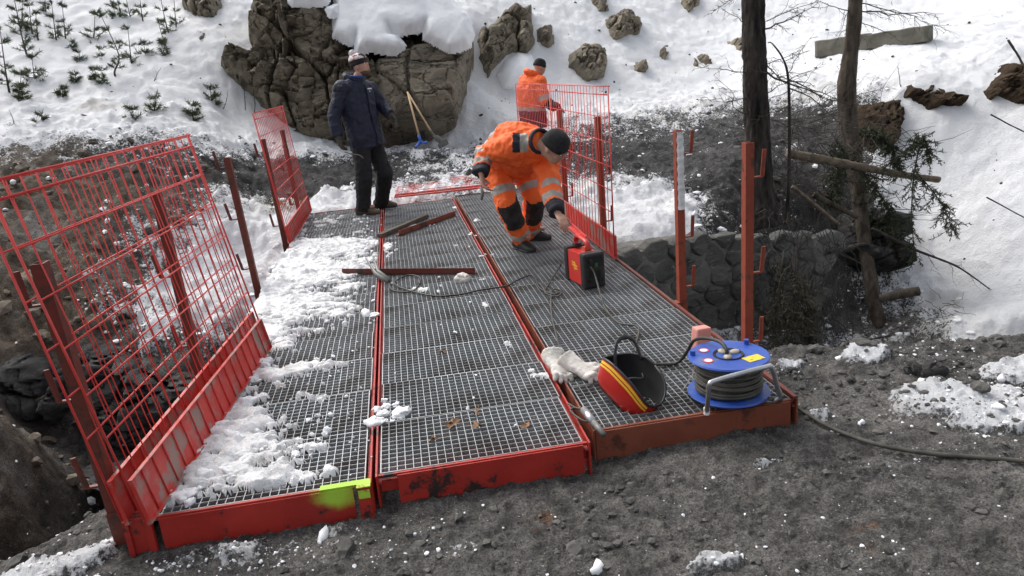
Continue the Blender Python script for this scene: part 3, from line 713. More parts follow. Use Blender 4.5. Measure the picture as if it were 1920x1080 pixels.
# ------------------------------------------------------------------ snow and frost on the deck
def deck_snow(name, xa, xb, ya, yb, fn, mat, step=.011, label=None):
    gx, gy = np.meshgrid(np.arange(xa, xb, step), np.arange(ya, yb, step))
    P_ = np.c_[gx.ravel(), gy.ravel()]
    h = fn(P_[:, 0], P_[:, 1], P_)
    Vv = np.c_[P_, np.where(h > 0, .004 + h, -.012 + np.maximum(h, -.3) * .05)]
    I_ = np.arange(len(P_)).reshape(gx.shape)
    q = np.stack([I_[:-1, :-1], I_[:-1, 1:], I_[1:, 1:], I_[1:, :-1]], -1).reshape(-1, 4)
    q = q[(h[q] > 0).sum(1) >= 2]
    u, inv = np.unique(q.ravel(), return_inverse=True)
    o = link(name, npmesh(name, Vv[u], inv.reshape(-1, 4)), mat); tag(o, label, 'snow', kind='stuff'); return o
def snow1(x, y, P_):
    u = (x + 1.178) / .915
    dens = np.interp(y, [2.6, 3.0, 3.5, 4.2, 4.7, 5.2, 6.0, 6.9, 7.35, 7.6, 8.3, 9.3], [-.02, .0, -.06, -.12, .0, .12, .22, .26, .16, -.14, -.16, -.30])
    edge = np.interp(y, [2.6, 3.4, 3.9, 4.6, 9.3], [.34, .36, .30, .30, .10]) * sstep(.72, .05, u + .12 * fbm(P_, 3, 3, 610))
    cov = dens + edge - .42 * sstep(.74, .97, u) * np.interp(y, [5.5, 6.6], [1, .45]) + .40 * fbm(P_ * np.array([.8, 1.5]), 3.2, 5, 601) + .62 * fbm(P_ * np.array([.8, 1.3]), 12, 5, 602, gain=.7) - .09 - .9 * sstep(2.73, 2.665, y) - .5 * sstep(.97, 1.0, u)
    return np.where(cov > 0, .002 + .062 * np.minimum(cov, .8) ** 1.1 * np.maximum(.15, 1 + 1.3 * fbm(P_, 8, 3, 603)) + .012 * sstep(0, .06, cov) * (1 + fbm(P_, 30, 2, 604)) * .5, cov)
deck_snow('deck_snow', -1.165, -.27, 2.66, 9.3, snow1, MAT_SNOWD, label='trodden snow lying in lumps on the left bridge section')
def snow2(x, y, P_):
    cov = -.40 + .50 * fbm(P_ * np.array([.8, 1.6]), 2.4, 5, 620) + .32 * fbm(P_, 24, 3, 621)
    cov += .30 * np.exp(-((y - 7.75) / .16) ** 2 - ((x - .35) / .3) ** 2) + .22 * np.exp(-((y - 5.35) / .1) ** 2) + .3 * np.exp(-((y - 6.9) / .5) ** 2 - ((x + .2) / .1) ** 2) + .10 * np.exp(-((y - 3.25) / .35) ** 2)
    return np.where(cov > 0, .001 + .012 * np.minimum(cov, .5), cov)
deck_snow('deck_frost', -.235, .62, 2.7, 9.2, snow2, MAT_SNOWD, label='thin frost and snow crumbs on the middle bridge section')

# ================================================================== MESH BARRIER PANELS
PH_ = 1.30
HW = [1.30, 1.24, 1.075, .895, .715, .535, .365]   # horizontal wires above the toe board (top 0.185)
TOE = .185
_wire = {}
def wire_mesh(l, r, axis):
    k = (round(l, 3), r, axis)
    if k not in _wire:
        a = (0, 0, 0); b = (l, 0, 0) if axis == 'x' else (0, 0, l)
        me = MB().tube([a, b], r, 6).mesh('wire', True); me.materials.append(MAT_RED); _wire[k] = me
    return _wire[k]
def panel(p0, p1, lean, label, L=None, group='red mesh barrier panels', toe=True, H=PH_, bars=None, roll=0):
    """p0 near bottom corner, p1 far bottom corner; leans outward to the left of p0->p1 when lean > 0"""
    p0 = np.asarray(p0, float); p1 = np.asarray(p1, float)
    L = L or np.linalg.norm(p1 - p0); ex = unit(p1 - p0)
    side = unit(np.cross([0, 0, 1.0], ex)); up = math.cos(lean) * np.cross(ex, -side) * 1.0
    up = unit(np.array([0, 0, 1.0]) - ex * ex[2]); side = np.cross(up, ex)
    ez = up * math.cos(lean) + side * math.sin(lean); ey = np.cross(ez, ex)
    root = empty('mesh_barrier_panel', p0)
    root.matrix_world = Matrix(((ex[0], ey[0], ez[0], p0[0]), (ex[1], ey[1], ez[1], p0[1]), (ex[2], ey[2], ez[2], p0[2]), (0, 0, 0, 1)))
    def child(nm, me, loc):
        o = bpy.data.objects.new(nm, me); col.objects.link(o); o.parent = root; o.location = loc; return o
    for k, z in enumerate(HW):
        child('horizontal_wire', wire_mesh(L, .0052 if k < 2 else .0037, 'x'), (0, 0 if k != 0 else -.012, z))
    nb = bars or round(L / .098)
    for k in range(nb + 1):
        r = .0052 if k in (0, nb) else .0029
        child('vertical_wire', wire_mesh(H - .02, r, 'z'), (k * L / nb, .0068 if 0 < k < nb else 0, .02))
    if toe:
        mb = MB().box((L / 2, -.004, TOE / 2), (L, .0016, TOE)).box((L / 2, -.012, TOE), (L, .018, .0035)).box((L / 2, -.012, .0), (L, .018, .0035)).box((.001, -.012, TOE / 2), (.003, .018, TOE)).box((L - .001, -.012, TOE / 2), (.003, .018, TOE))
        mb.build('toe_board', MAT_TOE, root)
        mb = MB()
        for k in range(1, nb):
            o = child('board_rib', wire_mesh(TOE - .006, .0034, 'z'), (k * L / nb, -.0085, .003))
    tag(root, label, 'barrier panel', group); return root
panel((-1.075, 2.545, .02), (-.905, 4.35, .025), R(9.5), 'red mesh barrier panel at the near left, inner of the overlapping pair')
panel((-1.175, 2.60, .0), (-1.01, 4.62, .0), R(8), 'red mesh barrier panel at the near left, outer of the overlapping pair')
panel((-1.165, 7.43, .02), (-1.158, 9.47, .02), R(5.5), 'red mesh barrier panel at the far left end of the bridge before the cliff')
panel((1.560, 5.36, .02), (1.565, 7.42, .02), R(-.5), 'red mesh barrier panel on the right edge, standing behind the welding machine')
panel((1.568, 7.45, .02), (1.572, 9.5, .02), R(-.5), 'red mesh barrier panel on the right edge, the farther one beside the bent worker')
# the panel lying on the ground beyond the deck end
q0, q1 = np.array([-.10, 9.50, .05]), np.array([1.65, 9.40, .06])
fl = panel(q0, q1, R(0), 'red mesh barrier panel lying flat on the ground across the far bridge end', bars=24)
ex = unit(q1 - q0); ez = unit(np.array([.10, 1, -.0])); ez = unit(ez - ex * (ez @ ex)); ey = np.cross(ez, ex)
fl.matrix_world = Matrix(((ex[0], ey[0], ez[0], q0[0]), (ex[1], ey[1], ez[1], q0[1]), (ex[2], ey[2], ez[2], q0[2]), (0, 0, 0, 1)))

# ================================================================== POSTS with hooks
def post(x, y, z0, H, side, label, mat, lean=0.0, hooks=(.18, .55, .9), snow=None, hmat=None, w=.05):
    root = empty('guardrail_post', (x, y, z0), (0, -lean if side < 0 else lean, 0))
    mb = MB().box((0, 0, H / 2), (w * .16, w, H)).box((side * w * .42, -w * .46, H / 2), (w * .84, w * .10, H)).box((side * w * .42, w * .46, H / 2), (w * .84, w * .1, H))
    mb.build('channel', mat, root)
    for h in hooks:
        tw = random.uniform(-.35, .35)
        a = np.array([side * w * .8, 0, h]); b = a + np.array([side * .055, .0, 0]); c = b + np.array([side * .012 + tw * .02, 0, .13])
        mb = MB().box((a + b) / 2, (.06, .018, .008)).tube([b, c], [(.006, .012), (.006, .012)], 6)
        mb.build('hook', hmat or mat, root)
    MB().box((0, 0, -.07), (.09, .06, .16)).build('clamp', mat, root)
    if snow:
        z1, z2 = snow
        nz = 30; vs = []; fs = []
        for k in range(nz + 1):
            zz = z1 + (z2 - z1) * k / nz
            ww = w * (.42 + .05 * math.sin(k * 1.7)) ; dp = .012 + .006 * math.sin(k * 2.3 + 1)
            vs += [(side * (w * .42) - ww, -w * .515, zz), (side * (w * .42) - ww * .6, -w * .515 - dp, zz), (side * (w * .42) + ww * .6, -w * .515 - dp, zz), (side * (w * .42) + ww, -w * .515, zz)]
            if k:
                for j in range(3): fs.append(((k - 1) * 4 + j, (k - 1) * 4 + j + 1, k * 4 + j + 1, k * 4 + j))
        MB().add(vs, fs).build('stuck_snow', MAT_SNOWD, root, True)
    tag(root, label, 'post', 'guardrail posts along the bridge'); return root
post(1.632, 4.22, 0, 1.07, 1, 'red-brown steel post on the right edge with snow stuck to its top', MAT_PRIMER, 0, (.10, .42, .93), snow=(.60, 1.065))
post(1.632, 3.33, .02, 1.05, 1, 'thick red-brown steel post on the right edge behind the cable reel', MAT_PRIMER, 0, (.03, .40, .88), w=.046)
post(1.628, 5.95, 0, 1.07, 1, 'red-brown steel post behind the near right barrier panel', MAT_PRIMER, 0, (.2, .6))
post(1.628, 7.35, 0, 1.07, 1, 'red-brown steel post behind the right barrier beside the bent worker', MAT_PRIMER, 0, (.2, .6))
post(-1.205, 5.88, -.02, 1.07, -1, 'slim rusty post standing alone on the left edge between two barriers', MAT_RUST, R(2), (.20, .60, 1.0))
post(-1.215, 4.05, 0, 1.05, -1, 'dark red post behind the wires of the near left barrier, farther from the camera', MAT_RUST, R(1), (.2, .6))
post(-1.225, 2.72, 0, 1.0, -1, 'dark red post at the near left corner behind the barrier wires', MAT_RUST, R(1.5), (.12, .48, .85))
post(-1.205, 7.57, 0, 1.06, -1, 'red post holding the near end of the far left barrier', MAT_RUST, R(2), (.2, .9))
post(-1.205, 8.95, 0, 1.06, -1, 'brown post holding the far end of the far left barrier', MAT_RUST, R(2), (.2, .6))
# ================================================================== THINGS ON THE DECK
def frame_M(ex, ey, ez): return np.array([ex, ey, ez]).T
def set_frame(o, p, ex, ey, ez):
    o.matrix_world = Matrix(((ex[0], ey[0], ez[0], p[0]), (ex[1], ey[1], ez[1], p[1]), (ex[2], ey[2], ez[2], p[2]), (0, 0, 0, 1)))
def smooth_path(pts, n=10):
    P_ = [np.asarray(p, float) for p in pts]; P_ = [2 * P_[0] - P_[1]] + P_ + [2 * P_[-1] - P_[-2]]; out = []
    for i in range(1, len(P_) - 2):
        for k in range(n):
            t = k / n; a, b, c, d = P_[i - 1:i + 3]
            out.append(.5 * ((2 * b) + (c - a) * t + (2 * a - 5 * b + 4 * c - d) * t * t + (3 * b - a - 3 * c + d) * t ** 3))
    out.append(P_[-2]); return out
def bevel_box(mb, c, s, r, M_=None):
    """box with chamfered edges"""
    hx, hy, hz = (q / 2 for q in s); v = []; 
    bm = bmesh.new(); bmesh.ops.create_cube(bm, size=1)
    for q in bm.verts: q.co = (q.co.x * s[0], q.co.y * s[1], q.co.z * s[2])
    bmesh.ops.bevel(bm, geom=bm.edges[:], offset=r, segments=2, affect='EDGES', profile=.6)
    bm.verts.ensure_lookup_table()
    vv = np.array([q.co for q in bm.verts]); ff = [[w.index for w in f.verts] for f in bm.faces]; bm.free()
    if M_ is not None: vv = vv @ np.asarray(M_, float).T
    return mb.add(vv + np.asarray(c, float), ff)
BLK = M('black_plastic', (0.010, 0.010, 0.011), (0.022, 0.022, 0.023), rough=.45, scale=8)
BLKM = M('matt_black', (0.005, 0.005, 0.006), (0.012, 0.012, 0.012), rough=.8, scale=10)
REDP = M('red_casing', (0.50, 0.022, 0.016), (0.58, 0.032, 0.024), rough=.4, scale=5)
YEL = M('yellow_print', (0.72, 0.42, 0.02), (0.82, 0.52, 0.04), rough=.5)
RUB = M('rubber_cable', (0.014, 0.013, 0.012), (0.04, 0.037, 0.033), rough=.6, scale=15)
RUBG = M('dusty_rubber_cable', (0.03, 0.028, 0.024), (0.085, 0.078, 0.062), rough=.7, scale=15)
STEEL = M('bright_steel_tube', (0.36, 0.37, 0.38), (0.55, 0.56, 0.57), rough=.35, metal=.8, scale=12)
BLUE = M('blue_plastic', (0.018, 0.060, 0.31), (0.035, 0.10, 0.41), rough=.42, scale=6, wear=(0.12, 0.14, 0.20), wscale=7, wmid=.58, wsharp=.07)
LEA = M('pale_leather', (0.48, 0.45, 0.40), (0.74, 0.72, 0.68), rough=.85, scale=7, wear=(0.22, 0.17, 0.12), wscale=5, wmid=.62, wsharp=.1, bump=.5, bscale=40)
GREYP = M('grey_metal', (0.10, 0.10, 0.095), (0.20, 0.20, 0.185), rough=.55, metal=.3, scale=9)

# ---- welding machine
wp = on(1098, 545); e2 = unit(on(1134, 538) - wp); e1 = unit(np.cross([0, 0, 1], e2)); e3 = np.array([0, 0, 1.0])
wl_, ww_, wh_ = .34, .155, .25
wm = empty('welding_machine', wp); set_frame(wm, wp + e2 * (ww_ / 2) + e1 * (wl_ / 2) + np.array([0, 0, .004]), e2, e1, e3)   # local x across the front, y towards the back
MB().box((0, 0, .125), (ww_ - .012, wl_ - .06, wh_ - .03)).build('casing', REDP, wm)
fr = bevel_box(MB(), (0, -wl_ / 2 + .035, .125), (ww_ + .006, .07, wh_ + .004), .016).build('front_bezel', BLK, wm)
bevel_box(MB(), (0, wl_ / 2 - .03, .125), (ww_ + .006, .06, wh_ + .004), .016).build('rear_bezel', BLK, wm)
MB().box((0, -wl_ / 2 - .0015, .19), (ww_ - .03, .006, .075)).build('control_panel', BLKM, fr)
MB().box((.012, -wl_ / 2 - .004, .165), (.022, .006, .028)).build('green_label', M('green_display', (.01, .09, .02), (.02, .14, .03), rough=.4), fr)
MB().tube([(-.03, -wl_ / 2, .20), (-.03, -wl_ / 2 - .02, .20)], .014, 14).build('knob', BLK, fr)
for x in (-.035, .04): MB().tube([(x, -wl_ / 2 + .005, .06), (x, -wl_ / 2 - .018, .06)], .016, 14).build('socket', BLKM, fr)
for k in range(6): MB().box((0, -wl_ / 2 - .002, .085 + k * .008), (ww_ - .06, .006, .002)).build('vent_slot', BLKM, fr)
# emblem: two zigzag strokes on the red side
xs_ = -ww_ / 2 + .0045
def zig(y0, z0):
    pts = [(0, .0), (.045, -.006), (.038, .010), (.080, .004), (.080, .013), (.030, .020), (.037, .004), (0, .009)]
    return pts
mb = MB()
for dz in (0, .020):
    w_ = [(y_, z_) for y_, z_ in ((-.045, .0), (-.005, -.004), (-.005, -.016), (.045, -.022), (.045, -.012), (.006, -.006), (.006, .006), (-.045, .011))]
    q = [(xs_, -y_, .135 + z_ + dz) for y_, z_ in w_]; mb.add(q, [(0, 1, 6, 7), (1, 2, 5, 6), (2, 3, 4, 5)])
for a0 in (0,):
    ring = []
    for k in range(13):
        a = math.pi * k / 12
        ring += [(xs_ - .0004, .016 * math.cos(a), .150 + .016 * math.sin(a)), (xs_ - .0004, .010 * math.cos(a), .150 + .010 * math.sin(a))]
    mb.add(ring, [(2 * k, 2 * k + 1, 2 * k + 3, 2 * k + 2) for k in range(12)])
    mb.add([(a, b, .272 - c_) for a, b, c_ in ring], [(2 * k, 2 * k + 1, 2 * k + 3, 2 * k + 2) for k in range(12)])
mb.build('emblem', YEL, wm)
hd = MB().tube(smooth_path([(0, .10, .245), (0, .115, .285), (0, .08, .325), (0, -.02, .318), (0, -.075, .30), (0, -.09, .25)], 5), [(.014, .020)] * 26, 10).build('handle', REDP, wm, True)
MB().box((0, -.065, .262), (.05, .045, .03)).build('handle_mount', M('orange_red_plastic', (.55, .07, .02), rough=.45), hd)
MB().box((0, .10, .258), (.05, .045, .024)).build('handle_mount', BLK, hd)
# red steel bits held on top
mb = MB().box((.01, .03, .345), (.018, .22, .03), Matrix.Rotation(.12, 3, 'Z'))
tag(wm, 'red and black welding machine with a yellow emblem on its side', 'welding machine')
sb = MB().box((0, 0, 0), (.035, .24, .012)).box((.014, 0, .014), (.006, .24, .03)).build('steel_offcut', MAT_RED)
hp = on(1064, 428, .34)
set_frame(sb, wp + e2 * (ww_ / 2) + e1 * (wl_ / 2 + .09) + np.array([0, 0, .345]), e2, unit(e1 + np.array([0, 0, .22])), unit(np.cross(e2, unit(e1 + np.array([0, 0, .22])))))
tag(sb, 'red steel offcut under the bent worker\'s hand on the welding machine', 'steel bar')

# ---- welding helmet lying open side up
hb, ht = on(1236, 764, .015), on(1150, 672, .17)
hc = (hb + ht) / 2 + np.array([.0, .0, .035])
la = unit(ht - hb)                                           # crown direction
toc = unit(np.array([.48, -.58, .60])); hn = unit(toc - la * (toc @ la)); hw = np.cross(la, hn)
hm = empty('welding_helmet', hb); set_frame(hm, hc, hw, la, hn)     # local x across, y long axis, z out of the opening
def bowl(scale=1.0, n=26, m=12, dz=0.0):
    vs = []; fs = []
    for k in range(m + 1):
        t = (math.pi / 2) * k / m; rr_ = math.cos(t) ** .55 if k < m else 0.0; dp = math.sin(t) ** .9
        for j in range(n):
            a = 2 * math.pi * j / n; ca, sa = math.cos(a), math.sin(a)
            x = .115 * math.copysign(abs(ca) ** .75, ca); y = .165 * math.copysign(abs(sa) ** .75, sa)
            if y < 0: x *= 1 + .5 * y      # tapers to the chin
            rim = .035 * math.cos(2 * a) * (1 - t / 1.6)
            vs.append((x * rr_ * scale, y * rr_ * scale, -.17 * dp * scale + rim + dz))
    for k in range(m):
        for j in range(n): fs.append((k * n + j, (k + 1) * n + j, (k + 1) * n + (j + 1) % n, k * n + (j + 1) % n))
    return vs, fs
mb = MB().add(*bowl(1.0)); sh = mb.build('shell', M('helmet_red', (0.42, 0.014, 0.010), (0.50, 0.022, 0.016), rough=.3, scale=5), hm, True)
mb = MB(); v_, f_ = bowl(.955, dz=.001); mb.add(v_, [t[::-1] for t in f_]); mb.build('inner_shell', BLKM, hm, True)
rim_pts = [(x, y, z) for x, y, z in bowl(1.0)[0][:26]]
MB().tube([np.array(p) for p in rim_pts] + [np.array(rim_pts[0])], .006, 6).build('rim', BLK, sh, True)
for off, w_ in ((.018, .006), (.036, .006)):
    vs = []; fs = []
    b_ = bowl(1.008)[0]
    for j in range(8, 19):
        for tt in (off - w_, off + w_):
            k = tt / .13 * 5; k0 = int(k); fr_ = k - k0
            p_ = np.array(b_[k0 * 26 + j]) * (1 - fr_) + np.array(b_[(k0 + 1) * 26 + j]) * fr_; vs.append(p_)
    n_ = len(vs) // 2
    MB().add(vs, [(2 * k, 2 * k + 1, 2 * k + 3, 2 * k + 2) for k in range(n_ - 1)]).build('yellow_stripe', YEL, sh, True)
v_, f_ = bowl(1.014); MB().add(v_, [t for t in f_ if min(t) >= 26 * 7 and max(t) < 26 * 12]).build('visor', BLK, hm, True)
MB().tube(smooth_path([(-.098, .02, -.01), (-.105, .075, .06), (-.07, .125, .105), (.0, .14, .11), (.065, .125, .08), (.095, .06, .02)], 6), [(.011, .004)] * 31, 8).build('headband', BLK, hm, True)
MB().tube(smooth_path([(-.09, .0, -.02), (-.05, -.02, .01), (.0, -.03, .005), (.06, -.01, -.02), (.09, .02, -.03)], 6), .006, 8).build('strap', BLK, hm, True)
tag(hm, 'red and black welding helmet with a yellow stripe, lying open side up', 'welding helmet')

# ---- leather gloves
def remesh(mb, name, voxel, smooth=4):
    me = mb.mesh(name); o = bpy.data.objects.new(name, me); col.objects.link(o)
    r_ = o.modifiers.new('r', 'REMESH'); r_.mode = 'VOXEL'; r_.voxel_size = voxel
    if smooth:
        s_ = o.modifiers.new('s', 'SMOOTH'); s_.factor = .5; s_.iterations = smooth
    bpy.context.view_layer.update()
    dg = bpy.context.evaluated_depsgraph_get()
    m2 = bpy.data.meshes.new_from_object(o.evaluated_get(dg)); m2.name = name
    bpy.data.objects.remove(o); bpy.data.meshes.remove(me)
    m2.polygons.foreach_set('use_smooth', [True] * len(m2.polygons)); return m2
def mcos(me):
    a = np.empty(len(me.vertices) * 3, np.float32); me.vertices.foreach_get('co', a); return a.reshape(-1, 3).astype(float)
def mnor(me):
    a = np.empty(len(me.vertices) * 3, np.float32); me.vertices.foreach_get('normal', a); return a.reshape(-1, 3).astype(float)
def wrinkle(me, amp, freq, seed, st=(1, 1, 1)):
    p_ = mcos(me); n_ = mnor(me)
    h = amp * (fbm(p_ * np.array(st), freq, 3, seed, ridged=True) * .7 + .6 * fbm(p_, freq * 2.4, 2, seed + 3))
    me.vertices.foreach_set('co', (p_ + n_ * h[:, None]).astype(np.float32).ravel()); me.update()
def glove(p, ex, ez, seed, label):
    """gauntlet: flared soft cuff, palm and short bent fingers; local x from cuff to finger tips"""
    mb = MB(); rs_ = random.Random(seed)
    mb.loft([((x_, 0, z_), (0, 1, 0), (0, 0, 1), w_, h_) for x_, z_, w_, h_ in ((-.115, .012, .062, .040), (-.085, .006, .058, .034), (-.045, .0, .047, .026), (-.005, 0, .042, .023), (.03, 0, .047, .022), (.06, -.002, .044, .019))], 16)
    for k in range(4):
        y_ = -.033 + k * .022; L_ = (.040, .050, .048, .038)[k]; b_ = rs_.uniform(-.012, .018)
        mb.tube([(.05, y_, 0), (.05 + L_ * .6, y_ * 1.2, b_ + .006), (.05 + L_, y_ * 1.3, b_ - .016)], [.0125, .0125, .010], 8); mb.ell((.05 + L_, y_ * 1.3, b_ - .016), .010, nu=8, nv=6)
    mb.tube([(.0, .038, 0), (.03, .066, .004), (.055, .07, -.008)], [.015, .014, .011], 8); mb.ell((.055, .07, -.008), .011, nu=8, nv=6)
    me = remesh(mb, 'leather_glove', .0055, 4); wrinkle(me, .007, 9, seed); wrinkle(me, .002, 26, seed + 3)
    o = link('leather_glove', me, LEA); ex = unit(ex); ez = unit(np.asarray(ez) - ex * (np.asarray(ez) @ ex)); set_frame(o, p, ex, np.cross(ez, ex), ez)
    hole = MB().loft([((-.117, 0, .012), (0, 1, 0), (0, 0, 1), .050, .029), (-.112 and (-.105, 0, .010), (0, 1, 0), (0, 0, 1), .044, .024)], 16).build('cuff_opening', M('glove_lining', (.05, .04, .03), (.12, .10, .08), rough=.95), o, True)
    return tag(o, label, 'glove', 'leather work gloves')
gl1 = on(1047, 690, .04); gl2 = on(1092, 692, .04)
glove(gl1, on(1062, 712, .02) - on(1042, 672, .065), (.2, -.5, .8), 701, 'pale leather work glove with its cuff standing up, left of the pair')
glove(gl2, on(1112, 702, .02) - on(1064, 676, .06), (.1, -.4, .9), 702, 'pale leather work glove lying towards the welding helmet, right of the pair')

# ---- cable reel
rc = on(1366, 742, .0); ra = .178
reel = empty('cable_reel', rc)
def rpart(n_, mb, mat, sm=False, par=None): return mb.build(n_, mat, par or reel, sm)
zb, zt = .028, .195
bot = rpart('lower_flange', MB().lathe([(.02, zb - .006), (ra, zb - .006), (ra + .004, zb), (ra, zb + .006), (.02, zb + .006)], 40), BLUE)
top = rpart('upper_flange', MB().lathe([(.06, zt - .006), (ra - .004, zt - .006), (ra, zt), (ra - .004, zt + .006), (.06, zt + .006)], 40), BLUE)
rpart('hub', MB().lathe([(.07, zb), (.07, zt + .004), (.066, zt + .012), (.05, zt + .004), (.0, zt + .002)], 28), BLKM)
mb = MB(); rs = random.Random(2)
for lay, r_ in enumerate((.135, .142)):
    for k in range(11):
        z_ = zb + .016 + k * .0132; a0 = rs.uniform(0, 6.3)
        rj = r_ + rs.uniform(-.012, .004); tl = rs.uniform(-.02, .02)
        mb.tube([np.array([rj * math.cos(a0 + a), rj * math.sin(a0 + a), z_ + tl * math.sin(a) * .5]) for a in np.linspace(0, 2 * math.pi, 29)], .0068, 6, cap=False)
mb.lathe([(.128, zb + .008), (.128, zt - .01)], 28)
rpart('wound_cable', mb, RUBG, True)
for a in (.6, 2.8): rpart('crank_peg', MB().tube([(.155 * math.cos(a), .155 * math.sin(a), zt), (.155 * math.cos(a), .155 * math.sin(a), zt + .028)], .012, 12), BLUE, par=top)
OFFW = M('white_red_print', (.75, .70, .68), (.85, .8, .78), rough=.5); RDP = M('red_print', (.6, .05, .04), rough=.5)
for a in (2.35, 3.45):
    c_ = (.115 * math.cos(a), .115 * math.sin(a), zt + .0075)
    st = rpart('safety_sticker', MB().lathe([(.024, -.0008), (.024, .0008)], 18, c_), RDP, par=top)
    rpart('sticker_centre', MB().lathe([(.017, -.0002), (.017, .0006)], 18, (c_[0], c_[1], c_[2] + .001)).box((c_[0], c_[1], c_[2] + .0022), (.022, .004, .0006)), OFFW, par=top)
a = 5.5; c_ = np.array([.112 * math.cos(a), .112 * math.sin(a), zt + .0075])
rpart('warning_sticker', MB().box(c_, (.085, .055, .0016), np.array(Matrix.Rotation(.25, 3, 'Z'))), M('yellow_sticker', (.72, .50, .03), (.8, .58, .05), rough=.5, wear=(.08, .06, .02), wscale=60, wmid=.58), par=top)
for a in (.3, 1.9, 4.2):
    rpart('socket_lid', MB().ell((.036 * math.cos(a), .036 * math.sin(a), zt + .010), (.026, .018, .012), np.array(Matrix.Rotation(a, 3, 'Z')), 12, 8), M('cream_plastic', (.38, .34, .25), (.5, .46, .36), rough=.6), True)
# tubular stand: hoop in front of the drum
P0 = on(1325, 772, .012) - rc; P1 = on(1330, 722, .20) - rc; P2 = on(1447, 690, .22) - rc; P3 = on(1462, 742, .05) - rc; P4 = on(1440, 752, .02) - rc
fx_ = np.array([(.2)]);
st_ = [P0, P0 * .35 + P1 * .65, P1, P1 + (P2 - P1) * .12 + np.array([0, 0, .012]), P1 + (P2 - P1) * .88 + np.array([0, 0, .012]), P2, P2 * .35 + P3 * .65, P3, P4, np.array([.06, -.02, .012]), np.array([-.02, .12, .012])]
rpart('tubular_stand', MB().tube(smooth_path(st_, 6), .0105, 10), STEEL, True)
rpart('stand_foot', MB().lathe([(.013, 0), (.014, .03), (.011, .034)], 12, P0 + np.array([0, 0, -.012])), OFFW)
tag(reel, 'blue plastic cable reel with a bent steel tube stand at the deck corner', 'cable reel')

def cable(name, pts, r, mat, label, cat='cable', n=8):
    o = MB().tube(smooth_path(pts, 10), r, 8).build(name, mat, None, True); origin_to(o, pts[0]); tag(o, label, cat); return o
tz = zt + rc[2]
cable('power_lead', [on(1362, 668, .205), on(1362, 655, .235), on(1348, 640, .25), on(1318, 634, .22), on(1300, 640, .17), on(1288, 660, .09), on(1270, 680, .02), on(1240, 683, .012), on(1215, 678, .012), on(1185, 640, .012)], .0085, RUB, 'thick black lead arching from the reel top to the grating')
cable('extension_cord', [on(1442, 748, .05), on(1470, 752, -.02), on(1500, 768, -.105), on(1560, 803, -.095), on(1640, 832, -.095), on(1740, 850, -.095), on(1840, 858, -.095), on(1925, 865, -.095), on(2100, 880, -.095)], .0095, RUBG, 'dusty grey-green extension cord running from the reel across the dirt')
cable('welding_cable', [on(728, 530, .02), on(738, 545, .01), on(775, 545, .012), on(788, 522, .014), on(765, 516, .012), on(740, 533, .012), on(800, 553, .01), on(855, 553, .01), on(905, 543, .01), on(950, 536, .012), on(965, 528, .012), on(990, 517, .012), on(1003, 520, .012), on(1012, 540, .012), on(1040, 552, .012), on(1052, 545, .012), on(1030, 560, .012)], .006, RUB, 'thin black welding cable snaking from the clamp over the middle section')
cable('machine_lead', [wp + e1 * .34 + np.array([-.02, .03, .11]), on(1050, 500, .05), on(1030, 530, .012), on(1022, 548, .012), on(1045, 556, .012), on(1052, 545, .012), on(1035, 545, .012), on(1033, 575, .012), on(1036, 600, .012), on(1046, 640, .012), on(1052, 668, .012)], .0055, RUBG, 'grey lead hanging from the rear of the welding machine and looping on the grating')
cable('electrode_lead', [wp + e2 * .045 + np.array([0, -.01, .165]), wp + e2 * .06 + np.array([0, -.06, .12]), on(1128, 560, .012), on(1136, 580, .012), on(1160, 605, .012), on(1196, 613, .012), on(1194, 640, .012), on(1192, 660, .012)], .0058, RUBG, 'grey lead from the front of the welding machine down the right section')
# electrode holder lying on the joint
eh = empty('electrode_holder', on(1108, 790, .02))
pa, pb = on(1094, 768, .05) - np.array(eh.location), on(1132, 815, .03) - np.array(eh.location)
MB().tube([pa, pa + (pb - pa) * .3, pa + (pb - pa) * .5], [.016, .019, .016], 12).build('grip', STEEL, eh, True)
MB().tube([pa + (pb - pa) * .5, pb], [.014, .012], 12).build('sleeve', GREYP, eh, True)
MB().tube(smooth_path([pa, pa + np.array([-.03, .05, -.01]), pa + np.array([-.05, .03, -.015]), pa + np.array([-.02, -.06, -.02]), pa + np.array([.02, -.08, -.02]), pa + np.array([.0, -.02, -.01]), pa + np.array([-.04, .12, -.02])], 6), .005, 6).build('coiled_lead', RUBG, eh, True)
tag(eh, 'grey electrode holder with looped lead on the joint in front of the gloves', 'electrode holder')
# earth clamp with open jaws
ec = empty('earth_clamp', on(712, 522, .03)); o_ = np.array(ec.location)
g0, g1, g2, g3 = on(728, 528, .03) - o_, on(705, 515, .05) - o_, on(686, 484, .13) - o_, on(699, 480, .15) - o_
MB().tube([g0, g1, (g1 + g2) / 2, g2], [(.014, .02), (.016, .024), (.009, .016), (.005, .009)], 8).build('jaw', GREYP, ec, True)
MB().tube([g0 + np.array([.01, 0, .01]), g1 + np.array([.02, 0, .02]), (g1 + g3) / 2 + np.array([.012, 0, .0]), g3], [(.014, .02), (.016, .022), (.009, .015), (.005, .009)], 8).build('jaw', GREYP, ec, True)
tag(ec, 'grey earth clamp with open jaws on the joint of left and middle sections', 'clamp')
